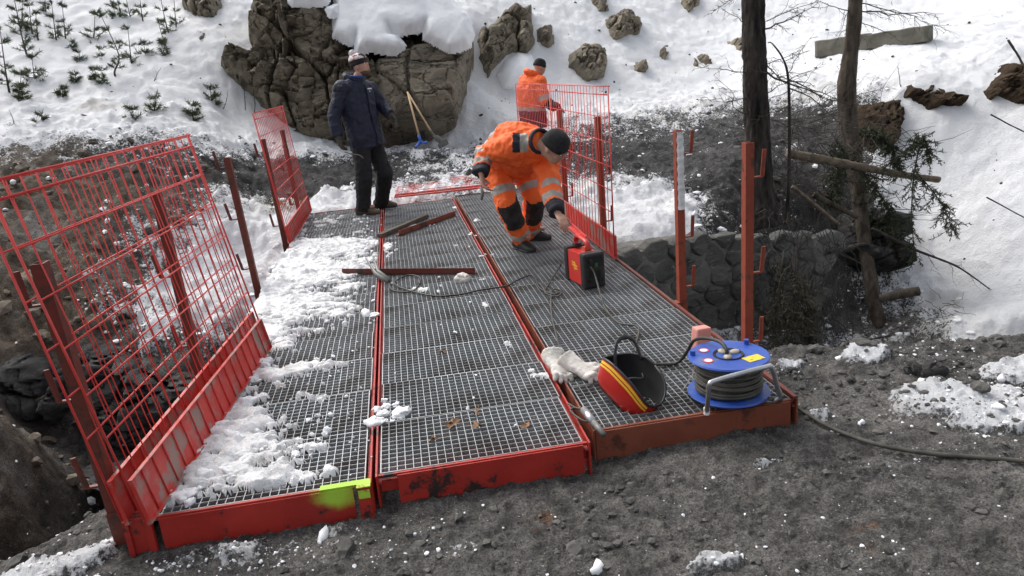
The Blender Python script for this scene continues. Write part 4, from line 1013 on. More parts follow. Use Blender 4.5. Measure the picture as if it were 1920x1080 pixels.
# steel bars
def bar(p, q, mat, label, w=.05, h=.045, angle=True):
    p, q = np.asarray(p, float), np.asarray(q, float); L_ = np.linalg.norm(q - p); ex = unit(q - p); ey = unit(np.cross([0, 0, 1], ex)); ez = np.cross(ex, ey)
    mb = MB()
    if angle: mb.box((L_ / 2, 0, .003), (L_, w, .006)).box((L_ / 2, -w / 2 + .003, h / 2 + .003), (L_, .006, h))
    else: bevel_box(mb, (L_ / 2, 0, h / 2), (L_, w, h), .004)
    o = mb.build('steel_bar', mat); set_frame(o, p, ex, ey, ez); return tag(o, label, 'bar', 'bars lying on the grating')
bar(on(645, 513, .004), on(893, 512, .004), MAT_RUST, 'long rusty red angle bar lying across the middle section')
bar(on(745, 442, .004), on(851, 404, .004), MAT_BEAM2, 'short bright red angle bar lying slanted behind the long bar', w=.055, h=.05)
bar(on(712, 446, .004), on(800, 408, .004), M('weathered_timber', (.05, .04, .03), (.14, .115, .085), rough=.9, scale=12, stretch=(1, 8, 8), bump=.4), 'weathered grey timber batten beside the short red bar', w=.06, h=.04, angle=False)
bar(on(770, 432, .004), on(812, 415, .004), MAT_RUST, 'stub of red bar wedged between the timber batten and the red bar', w=.03, h=.03)
# pink packet behind the reel
pk = on(1313, 664, .0); mb = MB(); bevel_box(mb, (0, 0, .075), (.085, .06, .15), .012)
pko = mb.build('electrode_packet', M('pink_card', (.62, .24, .20), (.72, .32, .27), rough=.6, scale=7)); pko.location = pk; pko.rotation_euler = (0, R(4), R(12))
tag(pko, 'small pale pink packet standing behind the cable reel', 'packet')
for k, (a, b) in enumerate((((1300, 700), (1278, 735)), ((1302, 690), (1297, 722)), ((1294, 698), (1286, 728)))):
    o = MB().tube([on(*a, .11), on(*b, .008)], .0018, 5).build('welding_rod', LEA); origin_to(o, on(*b, .008)); tag(o, ('longest pale welding rod, slanting out to the left of the cable reel', 'pale welding rod standing nearest to the cable reel', 'short pale welding rod between the two others by the reel')[k], 'rod', 'welding rods leaning on the reel')
# crumpled white sheet and leaves
mb = MB(); mb.ell((0, 0, .02), (.06, .045, .04), None, 14, 9); me = remesh(mb, 'crumpled_paper', .008, 0); wrinkle(me, .02, 22, 77)
cp = link('crumpled_paper', me, M('dirty_white', (.5, .46, .42), (.7, .67, .62), rough=.8)); cp.location = on(868, 527); tag(cp, 'crumpled off-white wad at the right end of the long bar', 'wad')
LEAF = M('dry_leaf', (.17, .085, .04), (.30, .16, .08), rough=.8, scale=20)
for k, (a, b, rz, lb) in enumerate(((848, 794, .3, 'dry oak leaf on the middle section, the upper left of the cluster'), (846, 800, 2, 'dry oak leaf touching the one above it on the middle section'), (893, 776, 1.2, 'small dry leaf, the farthest of the cluster on the middle section'), (897, 800, 2.6, 'dry oak leaf with a long stalk in the middle of the cluster'), (988, 797, .8, 'dry brown leaf at the right of the cluster near the joint'), (812, 825, .1, 'small dry leaf nearest to the end beam of the middle section'), (829, 662, .5, 'single brown leaf crumb far up the middle section'))):
    vs = []; n_ = 18
    for j in range(n_):
        a_ = 2 * math.pi * j / n_; r_ = (.022 if k not in (2, 5, 6) else .014) * (1 + .35 * math.cos(5 * a_ + k)) * (1.4 if abs(math.cos(a_)) > .8 else .8)
        vs.append((r_ * math.cos(a_), r_ * math.sin(a_), .010 * math.sin(2 * a_ + k) + .008))
    vs.append((0, 0, .004))
    mb = MB().add(vs, [(j, (j + 1) % n_, n_) for j in range(n_)]).tube([(.03, 0, .006), (.06, .004, .004), (.085, .012, .004)], .0012, 4)
    o = mb.build('dead_leaf', LEAF, None, True); o.location = on(a, b, .004); o.rotation_euler = (0, 0, rz); tag(o, lb, 'leaf', 'dry leaves on the grating')

# ---- shovels at the cliff foot
WOOD = M('ash_handle', (.42, .29, .15), (.58, .42, .24), rough=.6, scale=9, stretch=(1, 1, .1))
def shovel(top_px, bot_px, Y0, Y1, mat, label, kind):
    b = at(*bot_px, Y0); t = at(*top_px, Y1); root = empty('shovel', b); b_ = b
    MB().tube([np.zeros(3), (t - b)], [.017, .015], 8).build('handle', WOOD, root, True)
    d = unit(t - b); x, y, _ = frame_of(d)
    mb = MB()
    if kind == 'fork':
        mb.tube([(0, 0, .10), (0, 0, -.04)], .022, 8)
        for s_ in (-1, 1): mb.tube(smooth_path([np.array([0, 0, .0]), np.array([s_ * .05, 0, -.05]), np.array([s_ * .10, -.02, -.04 - .04 * (s_ < 0)])], 4), [.022] * 9, 8)
    else:
        mb.tube(smooth_path([np.array([0, 0, .12]), np.array([.01, 0, 0]), np.array([.06, 0, -.12]), np.array([.06, 0, -.22])], 4), [(.018, .018)] * 5 + [(.012, .05)] * 4 + [(.008, .09)] * 4, 8)
    bl_ = mb.build('blade', mat, root, True)
    bl_.rotation_euler = (0, math.atan2(d[0], d[2]), 0)
    return tag(root, label, 'shovel', 'shovels by the cliff')
shovel((764, 172), (788, 264), 12.35, 12.7, M('blue_fork_head', (.03, .12, .5), (.05, .16, .6), rough=.4), 'wooden-handled snow shovel with a blue head leaning on the cliff', 'fork')
shovel((766, 176), (814, 256), 12.45, 12.75, GREYP, 'wooden-handled shovel with a dark steel head crossing the blue one', 'blade')

# ---- concrete beam lying on the snow field
c0, c1 = at(1533, 92, 15.5), at(1745, 62, 13.6)
ex = unit(c1 - c0); L_ = np.linalg.norm(c1 - c0); ey = unit(np.cross([0, 0, 1.0], ex)); ez = np.cross(ex, ey)
bm = bmesh.new(); bmesh.ops.create_grid(bm, x_segments=60, y_segments=24, size=1); bm.free()
mb = MB(); secs = []
for k in range(41):
    s_ = k / 40; h_ = .155 + (.012 if s_ < .5 else -.004) + .006 * math.sin(s_ * 31)
    if .48 < s_ < .54: h_ -= .015
    th = .16 if 0 < k < 40 else .13
    secs.append([(s_ * L_, -th, -h_), (s_ * L_, th, -h_), (s_ * L_, th * .92, h_ - .02), (s_ * L_, th * .8, h_), (s_ * L_, -th * .8, h_), (s_ * L_, -th * .92, h_ - .02)])
vs = [p for s_ in secs for p in s_]; fs = [((k) * 6 + j, k * 6 + (j + 1) % 6, (k + 1) * 6 + (j + 1) % 6, (k + 1) * 6 + j) for k in range(40) for j in range(6)] + [tuple(range(6))[::-1], tuple(240 + j for j in range(6))]
o = MB().add(vs, fs).build('concrete_beam', M('mossy_concrete', (.075, .072, .055), (.17, .16, .13), rough=.9, scale=4, wear=(.6, .61, .62), wscale=5, wmid=.70, bump=.5, bscale=25, bdist=.02)); set_frame(o, c0, ex, ey, ez)
tag(o, 'long mossy concrete beam lying on the snow field behind the leaning trunk', 'concrete beam')
# ================================================================== PEOPLE
SKIN = M('skin', (.40, .22, .155), (.50, .29, .21), rough=.55, scale=12)
NAVY = M('navy_shell', (.0035, .0065, .020), (.008, .013, .038), rough=.7, scale=6, bump=.25, bscale=30)
BLACKT = M('black_trousers', (.004, .004, .005), (.010, .010, .012), rough=.85, scale=8, bump=.25, bscale=40)
DKNAVY = M('dark_navy_trim', (.010, .011, .018), (.022, .024, .034), rough=.8, scale=8)
ORNG = M('hi_vis_orange', (.84, .115, .018), (.96, .17, .03), rough=.75, scale=5, wear=(.55, .10, .03), wscale=7, wmid=.66, wsharp=.1, bump=.2, bscale=40)
REFL = M('reflective_tape', (.30, .275, .24), (.42, .39, .345), rough=.5, scale=12)
KNEE = M('black_knee_pad', (.012, .011, .011), (.045, .042, .038), rough=.9, scale=9)
BOOT = M('brown_boot', (.055, .040, .026), (.13, .098, .066), rough=.75, scale=9)
BOOTB = M('black_boot', (.010, .010, .010), (.035, .033, .031), rough=.55, scale=9)
GLOV = M('dark_glove', (.03, .03, .027), (.085, .082, .07), rough=.85, scale=12)
GLOVR = M('dark_red_glove', (.05, .012, .012), (.11, .03, .028), rough=.85, scale=12)
KNIT = M('black_knit', (.008, .008, .009), (.024, .024, .025), rough=.95, scale=30, bump=.6, bscale=90)
HATP = M('patterned_knit', (.72, .70, .68), (.80, .78, .76), rough=.95, wear=(.38, .02, .03), wscale=22, wmid=.54, wsharp=.03, bump=.5, bscale=80)
POM = M('pompom_wool', (.55, .5, .5), (.8, .78, .76), rough=.95, bump=.8, bscale=60)
BEARD = M('dark_beard', (.07, .042, .028), (.15, .095, .065), rough=.9, scale=40)
LIPS = M('lips', (.30, .11, .09), rough=.5)
EYE = M('eye', (.02, .014, .010), rough=.2)
EYEW = M('eye_white', (.62, .6, .58), rough=.3)
NVBLUE = M('blue_lining', (.02, .06, .26), (.035, .09, .34), rough=.7)
WHT = M('white_print', (.75, .75, .76), rough=.6)
def seg_t(Pc, a, b):
    ab = b - a; t = ((Pc - a) @ ab) / (ab @ ab); q = a + np.clip(t, 0, 1)[:, None] * ab
    return t, np.linalg.norm(Pc - q, axis=1)
def split_build(me, name, mat, parent, bands, root):
    """garment mesh; the faces inside a band become a child of the garment"""
    Vv = mcos(me); nf = len(me.polygons)
    ls = np.empty(nf, np.int32); lt = np.empty(nf, np.int32); me.polygons.foreach_get('loop_start', ls); me.polygons.foreach_get('loop_total', lt)
    vi = np.empty(len(me.loops), np.int32); me.loops.foreach_get('vertex_index', vi)
    faces = [vi[s:s + t_] for s, t_ in zip(ls, lt)]
    cen = np.array([Vv[f].mean(0) for f in faces]); cls = np.zeros(nf, int)
    for k, (nm, mt, fn) in enumerate(bands): cls = np.where((cls == 0) & fn(cen), k + 1, cls)
    main = None
    for k in range(len(bands) + 1):
        idx = np.nonzero(cls == k)[0]
        if len(idx) == 0: continue
        fs = [faces[i] for i in idx]; u = np.unique(np.concatenate(fs)); mp = {int(a): i for i, a in enumerate(u)}
        m2 = bpy.data.meshes.new(name if k == 0 else bands[k - 1][0]); m2.from_pydata([tuple(Vv[a]) for a in u], [], [tuple(mp[int(a)] for a in f) for f in fs])
        m2.polygons.foreach_set('use_smooth', [True] * len(m2.polygons))
        if k == 0: main = child_keep(link(name, m2, mat), root)
        else:
            o = link(bands[k - 1][0], m2, bands[k - 1][1]); o.parent = main
    return main
def sub(o, part_, root):
    o.parent = part_; return o
def hand(mb, w, d, n, ts, curl, k=1.0, fat=1.0):
    d = unit(d); n = unit(n - d * (n @ d)); s = np.cross(n, d)
    mb.loft([(w - d * .03, s, n, .026 * fat, .021 * fat), (w, s, n, .027 * fat, .02 * fat), (w + d * .03 * k, s, n, .036 * fat, .017 * fat), (w + d * .07 * k, s, n, .041 * fat, .016 * fat), (w + d * .09 * k, s, n, .038 * fat, .012 * fat)], 12)
    for i in range(4):
        p = w + d * .084 * k + s * ts * (1.5 - i) * .0205 * k; v = d.copy(); L_ = (.9, 1.05, 1.0, .8)[i]; pts = [p]
        for j, l_ in enumerate((.040, .028, .022)):
            a = curl * (.5, .9, .7)[j]; v = unit(v * math.cos(a) + n * math.sin(a)) if True else v
            p = p + v * l_ * L_ * k; pts.append(p)
        mb.tube(pts, [.0098 * fat, .0095 * fat, .0085 * fat, .0072 * fat], 8); mb.ell(pts[-1], .0072 * fat, nu=8, nv=6)
    p = w + d * .022 * k + s * ts * .030 * k; v = unit(d * .65 + s * ts * .7 + n * .35); q = p + v * .042 * k; v2 = unit(v + d * .5 + n * curl * .5); r_ = q + v2 * .032 * k
    mb.tube([p, q, r_], [.0125 * fat, .0108 * fat, .0085 * fat], 8); mb.ell(r_, .0085 * fat, nu=8, nv=6)
def boot(mb, ank, toe, zf):
    f_ = unit(np.array([toe[0] - ank[0], toe[1] - ank[1], 0])); s = np.cross([0, 0, 1.0], f_); up = np.array([0, 0, 1.0])
    b = np.array([ank[0], ank[1], zf]) - f_ * .045
    mb.loft([(b + f_ * x + up * z, s, up, w_, h_) for x, z, w_, h_ in ((-.055, .05, .026, .045), (-.03, .052, .040, .052), (.03, .058, .043, .058), (.10, .05, .046, .050), (.16, .038, .049, .038), (.205, .030, .044, .030), (.235, .026, .026, .022))], 14)
    mb.loft([(b + up * .05, s, f_, .044, .052), (b + up * .11 + f_ * .012, s, f_, .045, .054), (np.array(ank) + up * .05, s, f_, .050, .056)], 14)
    return b, f_, s
def person(J, faces_to, root_at, label, style, scale=1.0, seed=0):
    root = empty('person', root_at); K = scale
    g = {k: np.asarray(v, float) for k, v in J.items()}
    rv = unit(g['rsh'] - g['lsh']); sp = unit(g['neck'] - g['pelvis'])
    up0 = unit(g['chest'] - g['pelvis']); up1 = unit(g['neck'] - g['chest'])
    hipv = unit(g['rhip'] - g['lhip'])
    def fr_(d, side): x = unit(side - d * (side @ d)); return x, np.cross(d, x)
    # ---- skin, one continuous mesh
    mb = MB(); K0 = K; hc = g['head']; hf = unit(g['face']); hu = unit(g['hup'] - hf * (g['hup'] @ hf)); hr = np.cross(hf, hu); HM = np.array([hr, hf, hu]).T
    mb.ell(hc + hu * .015, (.076 * K, .093 * K, .105 * K), HM, 20, 14)
    mb.loft([(hc - hu * .03 + hf * .02, hr, hf, .066 * K, .075 * K), (hc - hu * .07 + hf * .028, hr, hf, .055 * K, .064 * K), (hc - hu * .105 + hf * .036, hr, hf, .034 * K, .042 * K), (hc - hu * .118 + hf * .04, hr, hf, .018 * K, .024 * K)], 16)
    mb.loft([(hc + hf * .088 + hu * .018, hr, hu, .008, .006), (hc + hf * .103 - hu * .012, hr, hu, .012, .012), (hc + hf * .108 - hu * .026, hr, hu, .015, .011), (hc + hf * .085 - hu * .032, hr, hu, .014, .008)], 10)
    mb.ell(hc + hf * .079 + hu * .030, (.050 * K, .014, .010), HM, 12, 8)
    for s_ in (-1, 1):
        mb.ell(hc + hr * s_ * .077 * K - hf * .008 - hu * .012, (.011, .020, .031), HM, 10, 8); mb.ell(hc + hf * .066 + hr * s_ * .038 - hu * .022, (.020, .018, .016), HM, 10, 8)
    mb.tube([hc - hu * .06 - hf * .012, g['neck'] + sp * .01, g['neck'] - sp * .06], [.056 * K, .058 * K, .07 * K], 14)
    mb.tube([g['neck'] - sp * .04, g['chest'], (g['chest'] + g['pelvis']) / 2, g['pelvis']], [.09, .11, .10, .10], 14)
    for s_ in 'rl':
        mb.tube([g['neck'] - sp * .05, g[s_ + 'sh'], g[s_ + 'el'], g[s_ + 'wr']], [.05, .045, .036, .026], 10)
        hd_ = g[s_ + 'hd'] - g[s_ + 'wr']; hand(mb, g[s_ + 'wr'], hd_, g.get(s_ + 'pn', np.array([0, -1.0, 0])), style.get(s_ + 'ts', 1 if s_ == 'r' else -1), style.get('curl', .5), K)
        mb.tube([g['pelvis'], g[s_ + 'hip'], g[s_ + 'kn'], g[s_ + 'an']], [.08, .07, .048, .036], 10)
        mb.tube([g[s_ + 'an'], g[s_ + 'an'] * .4 + g[s_ + 'toe'] * .6], [.026, .02], 8)
    me = remesh(mb, 'body', .0075, 2); body = child_keep(link('body', me, SKIN), root)
    for s_ in (-1, 1):
        e_ = sub(link('eye', MB().ell(hc + hf * .0865 + hr * s_ * .031 + hu * .006, (.0125, .007, .0065), HM, 10, 8).mesh('eye', True), EYEW), body, root)
        sub(link('iris', MB().ell(hc + hf * .0915 + hr * s_ * .031 + hu * .006, (.0055, .004, .0055), HM, 8, 6).mesh('iris', True), EYE), body, root)
        sub(link('eyebrow', MB().ell(hc + hf * .092 + hr * s_ * .032 + hu * .024, (.022, .006, .0045), HM, 8, 6).mesh('eyebrow', True), BEARD), body, root)
    sub(link('mouth', MB().ell(hc + hf * .087 - hu * .062, (.024, .008, .0075), HM, 10, 8).mesh('mouth', True), LIPS), body, root)
    if style.get('beard'):
        mb = MB().loft([(hc - hu * .072 + hf * .022, hr, hf, .058, .062), (hc - hu * .085 + hf * .030, hr, hf, .053, .062), (hc - hu * .112 + hf * .038, hr, hf, .037, .046), (hc - hu * .126 + hf * .042, hr, hf, .02, .026)], 18)
        mb2 = MB(); v = np.array(mb.v); mb.v = [tuple(q) for q in v]
        b_ = link('beard', mb.mesh('beard', True), BEARD); sub(b_, body, root)
    # ---- trousers
    mb = MB(); x, y = fr_(up0, hipv)
    mb.loft([(g['pelvis'] - up0 * .10, x, y, .13 * K, .10 * K), (g['pelvis'] - up0 * .03, x, y, .175 * K, .135 * K), (g['pelvis'] + up0 * .06, x, y, .172 * K, .13 * K), (g['pelvis'] + up0 * .14, x, y, .16 * K, .12 * K)], 18)
    fl_ = style.get('flare', 1.0)
    for s_ in 'rl':
        h_, k_, a_ = g[s_ + 'hip'], g[s_ + 'kn'], g[s_ + 'an']
        mb.tube([g['pelvis'] * .3 + h_ * .7, h_ + (k_ - h_) * .12, h_ + (k_ - h_) * .5, k_, k_ + (a_ - k_) * .25, k_ + (a_ - k_) * .6, a_ + (a_ - k_) * .12], [.10 * K, .106 * K, .097 * K, .086 * K * fl_, .085 * K * fl_, .078 * K * fl_, .078 * K * fl_], 16)
        mb.ell(k_, .087 * K * fl_, nu=14, nv=10)
    me = remesh(mb, 'trousers', .009, 3); wrinkle(me, .013, 9, seed + 1, (1, 1, .6)); wrinkle(me, .004, 26, seed + 2); split_build(me, 'trousers', style['trs'], root, style.get('tbands', lambda g: [])(g), root)
    # ---- jacket
    mb = MB(); x, y = fr_(up0, rv); x1, y1 = fr_(up1, rv); hem = style.get('hem', .10); bw = style.get('bulk', 1.0) * K
    C = g['chest']; Pv = g['pelvis']; N = g['neck']
    mb.loft([(Pv - up0 * hem, x, y, .195 * bw, .145 * bw), (Pv + up0 * .02, x, y, .20 * bw, .152 * bw), (Pv + (C - Pv) * .55, x, y, .198 * bw, .150 * bw), (C, x1, y1, .205 * bw, .152 * bw), (C + (N - C) * .55, x1, y1, .19 * bw, .132 * bw), (C + (N - C) * .85, x1, y1, .13 * bw, .10 * bw), (N, x1, y1, .086 * bw, .085 * bw), (N + sp * .05, x1, y1, .080 * bw, .082 * bw)], 22)
    for s_ in 'rl':
        a_, e_, w_ = g[s_ + 'sh'], g[s_ + 'el'], g[s_ + 'wr']
        mb.tube([C + (N - C) * .5 + (a_ - C) * .25, a_, a_ + (e_ - a_) * .45, e_, e_ + (w_ - e_) * .45, w_ - (w_ - e_) * .04], [.10 * bw, .088 * bw, .078 * bw, .068 * bw, .060 * bw, .052 * bw], 16); mb.ell(a_, .09 * bw, nu=14, nv=10); mb.ell(e_, .069 * bw, nu=14, nv=10)
    me = remesh(mb, 'jacket', .009, 3); wrinkle(me, style.get('fold', .012) * 1.25, 8, seed + 5, (1, 1, .65)); wrinkle(me, .0045, 24, seed + 6); jk = split_build(me, 'jacket', style['jkt'], root, style.get('jbands', lambda g: [])(g), root)
    # collar / hood
    if style.get('hood'):
        hb_ = N + sp * .01 - hf * .05; mbh = MB()
        for k in range(11):
            pass
        ring = [N + sp * (.035 + .02 * math.cos(a)) + x1 * .095 * math.sin(a) - y1 * style['hood'] * (.09 * math.cos(a) + .035) for a in np.linspace(0, 2 * math.pi, 17)]
        mbh.tube(ring, [(.036, .045)] * 17, 10, cap=False); me = remesh(mbh, 'hood', .011, 3); wrinkle(me, .012, 14, seed + 8); sub(link('hood', me, style['jkt']), jk, root)
    if style.get('collar'):
        ring = [N + sp * .055 + x1 * .082 * math.sin(a) + y1 * .085 * math.cos(a) for a in np.linspace(0, 2 * math.pi, 17)]
        sub(link('collar', MB().tube(ring, [(.030, .014)] * 17, 8, cap=False).mesh('collar', True), style['collar']), jk, root)
    # ---- boots
    for s_ in 'rl':
        mb = MB(); b_, f_, s2 = boot(mb, g[s_ + 'an'], g[s_ + 'toe'], g[s_ + 'gz'] if s_ + 'gz' in g else style.get('gz', 0.0)); me = remesh(mb, 'boot', .008, 2)
        bo = child_keep(link('boot', me, style['boot']), root)
        mb = MB().loft([(b_ + f_ * .0 + np.array([0, 0, z]), s2, f_, .040, .056) for z in (.004, .022)], 14).loft([(b_ + f_ * .13 + np.array([0, 0, z]), s2, f_, .050, .105) for z in (.004, .020)], 18)
        sub(link('sole', remesh(mb, 'sole', .009, 1), BOOTB), bo, root)
    # ---- gloves
    if style.get('glove'):
        for s_ in 'rl':
            mb = MB(); hand(mb, g[s_ + 'wr'], g[s_ + 'hd'] - g[s_ + 'wr'], g.get(s_ + 'pn', np.array([0, -1.0, 0])), style.get(s_ + 'ts', 1 if s_ == 'r' else -1), style.get('curl', .5), K * 1.04, 1.28)
            mb.tube([g[s_ + 'wr'] - unit(g[s_ + 'wr'] - g[s_ + 'el']) * .04, g[s_ + 'wr'] + unit(g[s_ + 'hd'] - g[s_ + 'wr']) * .015], [.045, .04], 12)
            child_keep(link('glove', remesh(mb, 'glove', .007, 2), style['glove']), root)
    # ---- hat
    mb = MB().loft([(hc + hu * z - hf * yb, hr, hf, rx * K, ry * K) for z, yb, rx, ry in ((.012, .012, .083, .100), (.03, .010, .087, .103), (.07, .008, .085, .101), (.105, .008, .070, .085), (.128, .008, .045, .055), (.137, .008, .015, .02))], 24)
    hat = child_keep(link('knit_hat', remesh(mb, 'knit_hat', .008, 3), KNIT), root)
    mb = MB().loft([(hc + hu * z - hf * yb, hr, hf, rx * K, ry * K) for z, yb, rx, ry in ((.008, .012, .087, .104), (.022, .011, .090, .107), (.048, .009, .090, .107), (.056, .009, .086, .103))], 24); sub(link('hat_band', mb.mesh('hat_band', True), KNIT), hat, root)
    if style.get('pom'):
        mb = MB().loft([(hc + hu * z - hf * yb, hr, hf, rx, ry) for z, yb, rx, ry in ((.066, .012, .091, .107), (.095, .018, .083, .098), (.125, .026, .062, .074), (.145, .034, .03, .036), (.150, .036, .01, .012))], 24); sub(link('patterned_crown', mb.mesh('patterned_crown', True), HATP), hat, root)
        me = remesh(MB().ell(hc + hu * .150 - hf * .055, .042, None, 14, 10), 'pompom', .007, 0); wrinkle(me, .012, 40, 3); sub(link('pompom', me, POM), hat, root)
    tag(root, label, 'person'); return root, g, jk
Z = np.array([0, 0, 1.0])
# --- man in navy
Y1 = 8.95
J1 = dict(pelvis=at(687, 262, Y1), chest=at(668, 190, Y1), neck=at(668, 153, Y1), head=at(676, 123, Y1 - .02), face=unit([.84, -.52, .20]), hup=unit([-.2, .1, 1]),
    rsh=at(640, 168, Y1 - .14), lsh=at(694, 170, Y1 + .14), rel=at(627, 218, Y1 - .20), rwr=at(633, 258, Y1 - .26), rhd=at(642, 284, Y1 - .30), lel=at(715, 198, Y1 + .16), lwr=at(733, 216, Y1 - .02), lhd=at(748, 234, Y1 - .08),
    rhip=at(677, 275, Y1 - .08), lhip=at(700, 272, Y1 + .08), rkn=at(682, 333, Y1 - .16), lkn=at(722, 325, Y1 - .02), ran=at(681, 388, Y1 - .14), lan=at(715, 380, Y1 + .22),
    rpn=np.array([.8, .3, 0]), lpn=np.array([-.3, -.5, -.8]))
J1['rtoe'] = J1['ran'] + np.array([.22, -.06, 0]); J1['ltoe'] = J1['lan'] + np.array([.22, -.03, 0])
def jb1(g):
    return [('cuff', DKNAVY, lambda c_: (seg_t(c_, g['rel'], g['rwr'])[0] > .90) & (seg_t(c_, g['rel'], g['rwr'])[1] < .10)), ('cuff', DKNAVY, lambda c_: (seg_t(c_, g['lel'], g['lwr'])[0] > .90) & (seg_t(c_, g['lel'], g['lwr'])[1] < .09))]
p1, g1_, jk1 = person(J1, None, on(700, 400), 'man in navy jacket and black trousers standing on the far deck end', dict(trs=BLACKT, jkt=NAVY, boot=BOOT, glove=GLOV, beard=True, pom=True, collar=NVBLUE, jbands=jb1, hem=.085, bulk=1.07, curl=.75, flare=1.10, fold=.014, hood=1), seed=10)
fd = unit(np.array([.72, -.69, 0]))
_jv = mcos(jk1.data); zl = []
for k in range(13):
    c_ = g1_['pelvis'] + (g1_['neck'] - g1_['pelvis']) * (-.10 + 1.06 * k / 12)
    q = _jv - c_; perp = np.cross(fd, [0, 0, 1.0]); sel = (np.abs(q[:, 2]) < .03) & (np.abs(q @ perp) < .03)
    if sel.any(): zl.append(c_ + fd * (np.max(q[sel] @ fd) + .002))
sub(link('zip_placket', MB().tube(smooth_path(zl, 4), [(.012, .005)] * (4 * (len(zl) - 1) + 1), 6).mesh('zip_placket', True), DKNAVY), jk1, p1)
cN = (g1_['neck'] + g1_['chest']) / 2
for px_, py_, w_, h_, nm in ((693, 166, .055, .014, 'chest_print'), (692, 171, .03, .010, 'chest_print'), (664, 254, .045, .018, 'hem_label'), (653, 163, .012, .012, 'chest_badge')):
    c_ = at(px_, py_, Y1 - .16 if nm != 'chest_print' else Y1 - .05); o = MB().box((0, 0, 0), (w_, .004, h_)).build(nm, WHT); o.location = c_; o.rotation_euler = (0, 0, R(25)); sub(o, jk1, p1)
mb = MB().tube(smooth_path([np.zeros(3), np.array([.08, -.02, -.03]), np.array([.16, -.02, -.05]), np.array([.20, -.02, -.09])], 5), .007, 6)
o = mb.build('wire_hook', GREYP, None, True); o.location = at(646, 285, Y1 - .33); tag(o, 'thin dark metal hook held in the gloved hand of the man in navy', 'hook')
# --- bent worker in orange
J2 = dict(pelvis=at(952, 297, 6.12), chest=at(975, 275, 5.82), neck=at(1006, 268, 5.58), head=at(1040, 276, 5.45), face=unit([.55, -.45, -.62]), hup=unit([.45, -.55, .55]),
    rsh=at(964, 272, 5.62), lsh=at(1022, 298, 5.72), rel=at(908, 289, 5.85), rwr=at(902, 327, 5.72), rhd=at(908, 352, 5.68), lel=at(1031, 350, 5.55), lwr=at(1046, 401, 5.28), lhd=at(1066, 426, 5.12),
    rhip=at(932, 318, 6.05), lhip=at(982, 316, 6.15), rkn=at(951, 384, 5.90), lkn=at(1003, 372, 6.03), ran=at(975, 441, 6.12), lan=at(994, 430, 6.42), rpn=np.array([.7, -.3, 0]), lpn=np.array([-.2, .3, -.9]))
J2['rtoe'] = J2['ran'] + np.array([.10, -.2, 0]); J2['ltoe'] = J2['lan'] + np.array([.21, -.08, 0])
def rngb(g, a, b, t0, t1, rm):
    def fn(c_):
        t, d = seg_t(c_, g[a], g[b]); return (t > t0) & (t < t1) & (d < rm)
    return fn
def tb2(g):
    out = []
    for s_ in 'rl':
        out += [('reflective_band', REFL, rngb(g, s_ + 'hip', s_ + 'kn', .52, .74, .13)), ('reflective_band', REFL, rngb(g, s_ + 'kn', s_ + 'an', .80, .97, .13))]
        def kn(c_, s_=s_):
            t, d = seg_t(c_, g[s_ + 'kn'] + (g[s_ + 'hip'] - g[s_ + 'kn']) * .14, g[s_ + 'an']); ax = g[s_ + 'kn'] + np.clip(t, 0, 1)[:, None] * (g[s_ + 'an'] - g[s_ + 'kn'])
            return (t > -.05) & (t < .62) & (d < .15) & (((c_ - ax) @ unit(np.array([.35, -.94, 0]))) > .012)
        out += [('knee_patch', KNEE, kn)]
    return out
def jb2(g):
    out = []
    for s_ in 'rl':
        out += [('cuff', DKNAVY, rngb(g, s_ + 'el', s_ + 'wr', .66, 1.3, .10)), ('reflective_band', REFL, rngb(g, s_ + 'el', s_ + 'wr', .38, .60, .10)), ('reflective_band', REFL, rngb(g, s_ + 'el', s_ + 'wr', -.08, .16, .085))]
    sp = unit(g['neck'] - g['pelvis']); rv = unit(g['rsh'] - g['lsh'])
    def sx(c_): return (c_ - g['neck']) @ rv
    def ts(c_): return (c_ - g['pelvis']) @ sp
    def torso(c_): return np.minimum(seg_t(c_, g['rsh'] + (g['rel'] - g['rsh']) * .25, g['rel'])[1], seg_t(c_, g['lsh'], g['lel'])[1]) > .092
    L_ = np.linalg.norm(g['neck'] - g['pelvis'])
    def pix(c_):
        q = c_ - CO; w_ = q @ CF; return PW / 2 + F_PX * (q @ CR) / w_, PH / 2 - F_PX * (q @ CU) / w_
    def rect(x0, x1, y0, y1, sl=0.0):
        def fn(c_):
            a, b = pix(c_); a = a + (b - y0) * sl; return (a > x0) & (a < x1) & (b > y0) & (b < y1) & ((c_[:, 1] < 5.95) | (x1 < 950)) & (c_[:, 2] > .70)
        return fn
    out += [('navy_yoke', DKNAVY, rect(961, 975, 249, 286)), ('reflective_band', REFL, rect(975, 990, 250, 285)), ('navy_yoke', DKNAVY, rect(880, 922, 225, 262, .5)), ('reflective_band', REFL, rect(922, 938, 225, 258, .5))]
    out += [('reflective_band', REFL, lambda c_: (ts(c_) > -.02) & (ts(c_) < .045) & torso(c_)), ('navy_yoke', DKNAVY, lambda c_: (ts(c_) < -.02) & torso(c_))]
    return out
p2, g2_, jk2 = person(J2, None, on(985, 468), 'worker in orange hi-vis suit bending down to the welding machine', dict(trs=ORNG, jkt=ORNG, boot=BOOTB, tbands=tb2, jbands=jb2, hem=.10, bulk=1.14, curl=.8, flare=1.06, fold=.018, gz=.0, collar=DKNAVY), seed=30)
o = MB().tube([np.zeros(3), np.array([.01, -.02, -.05]), np.array([-.005, -.02, -.10])], [.012, .012, .008], 8).build('hand_tool', GREYP, None, True); o.location = at(901, 350, 5.62); tag(o, 'small dark tool in the lowered hand of the bent worker', 'tool')
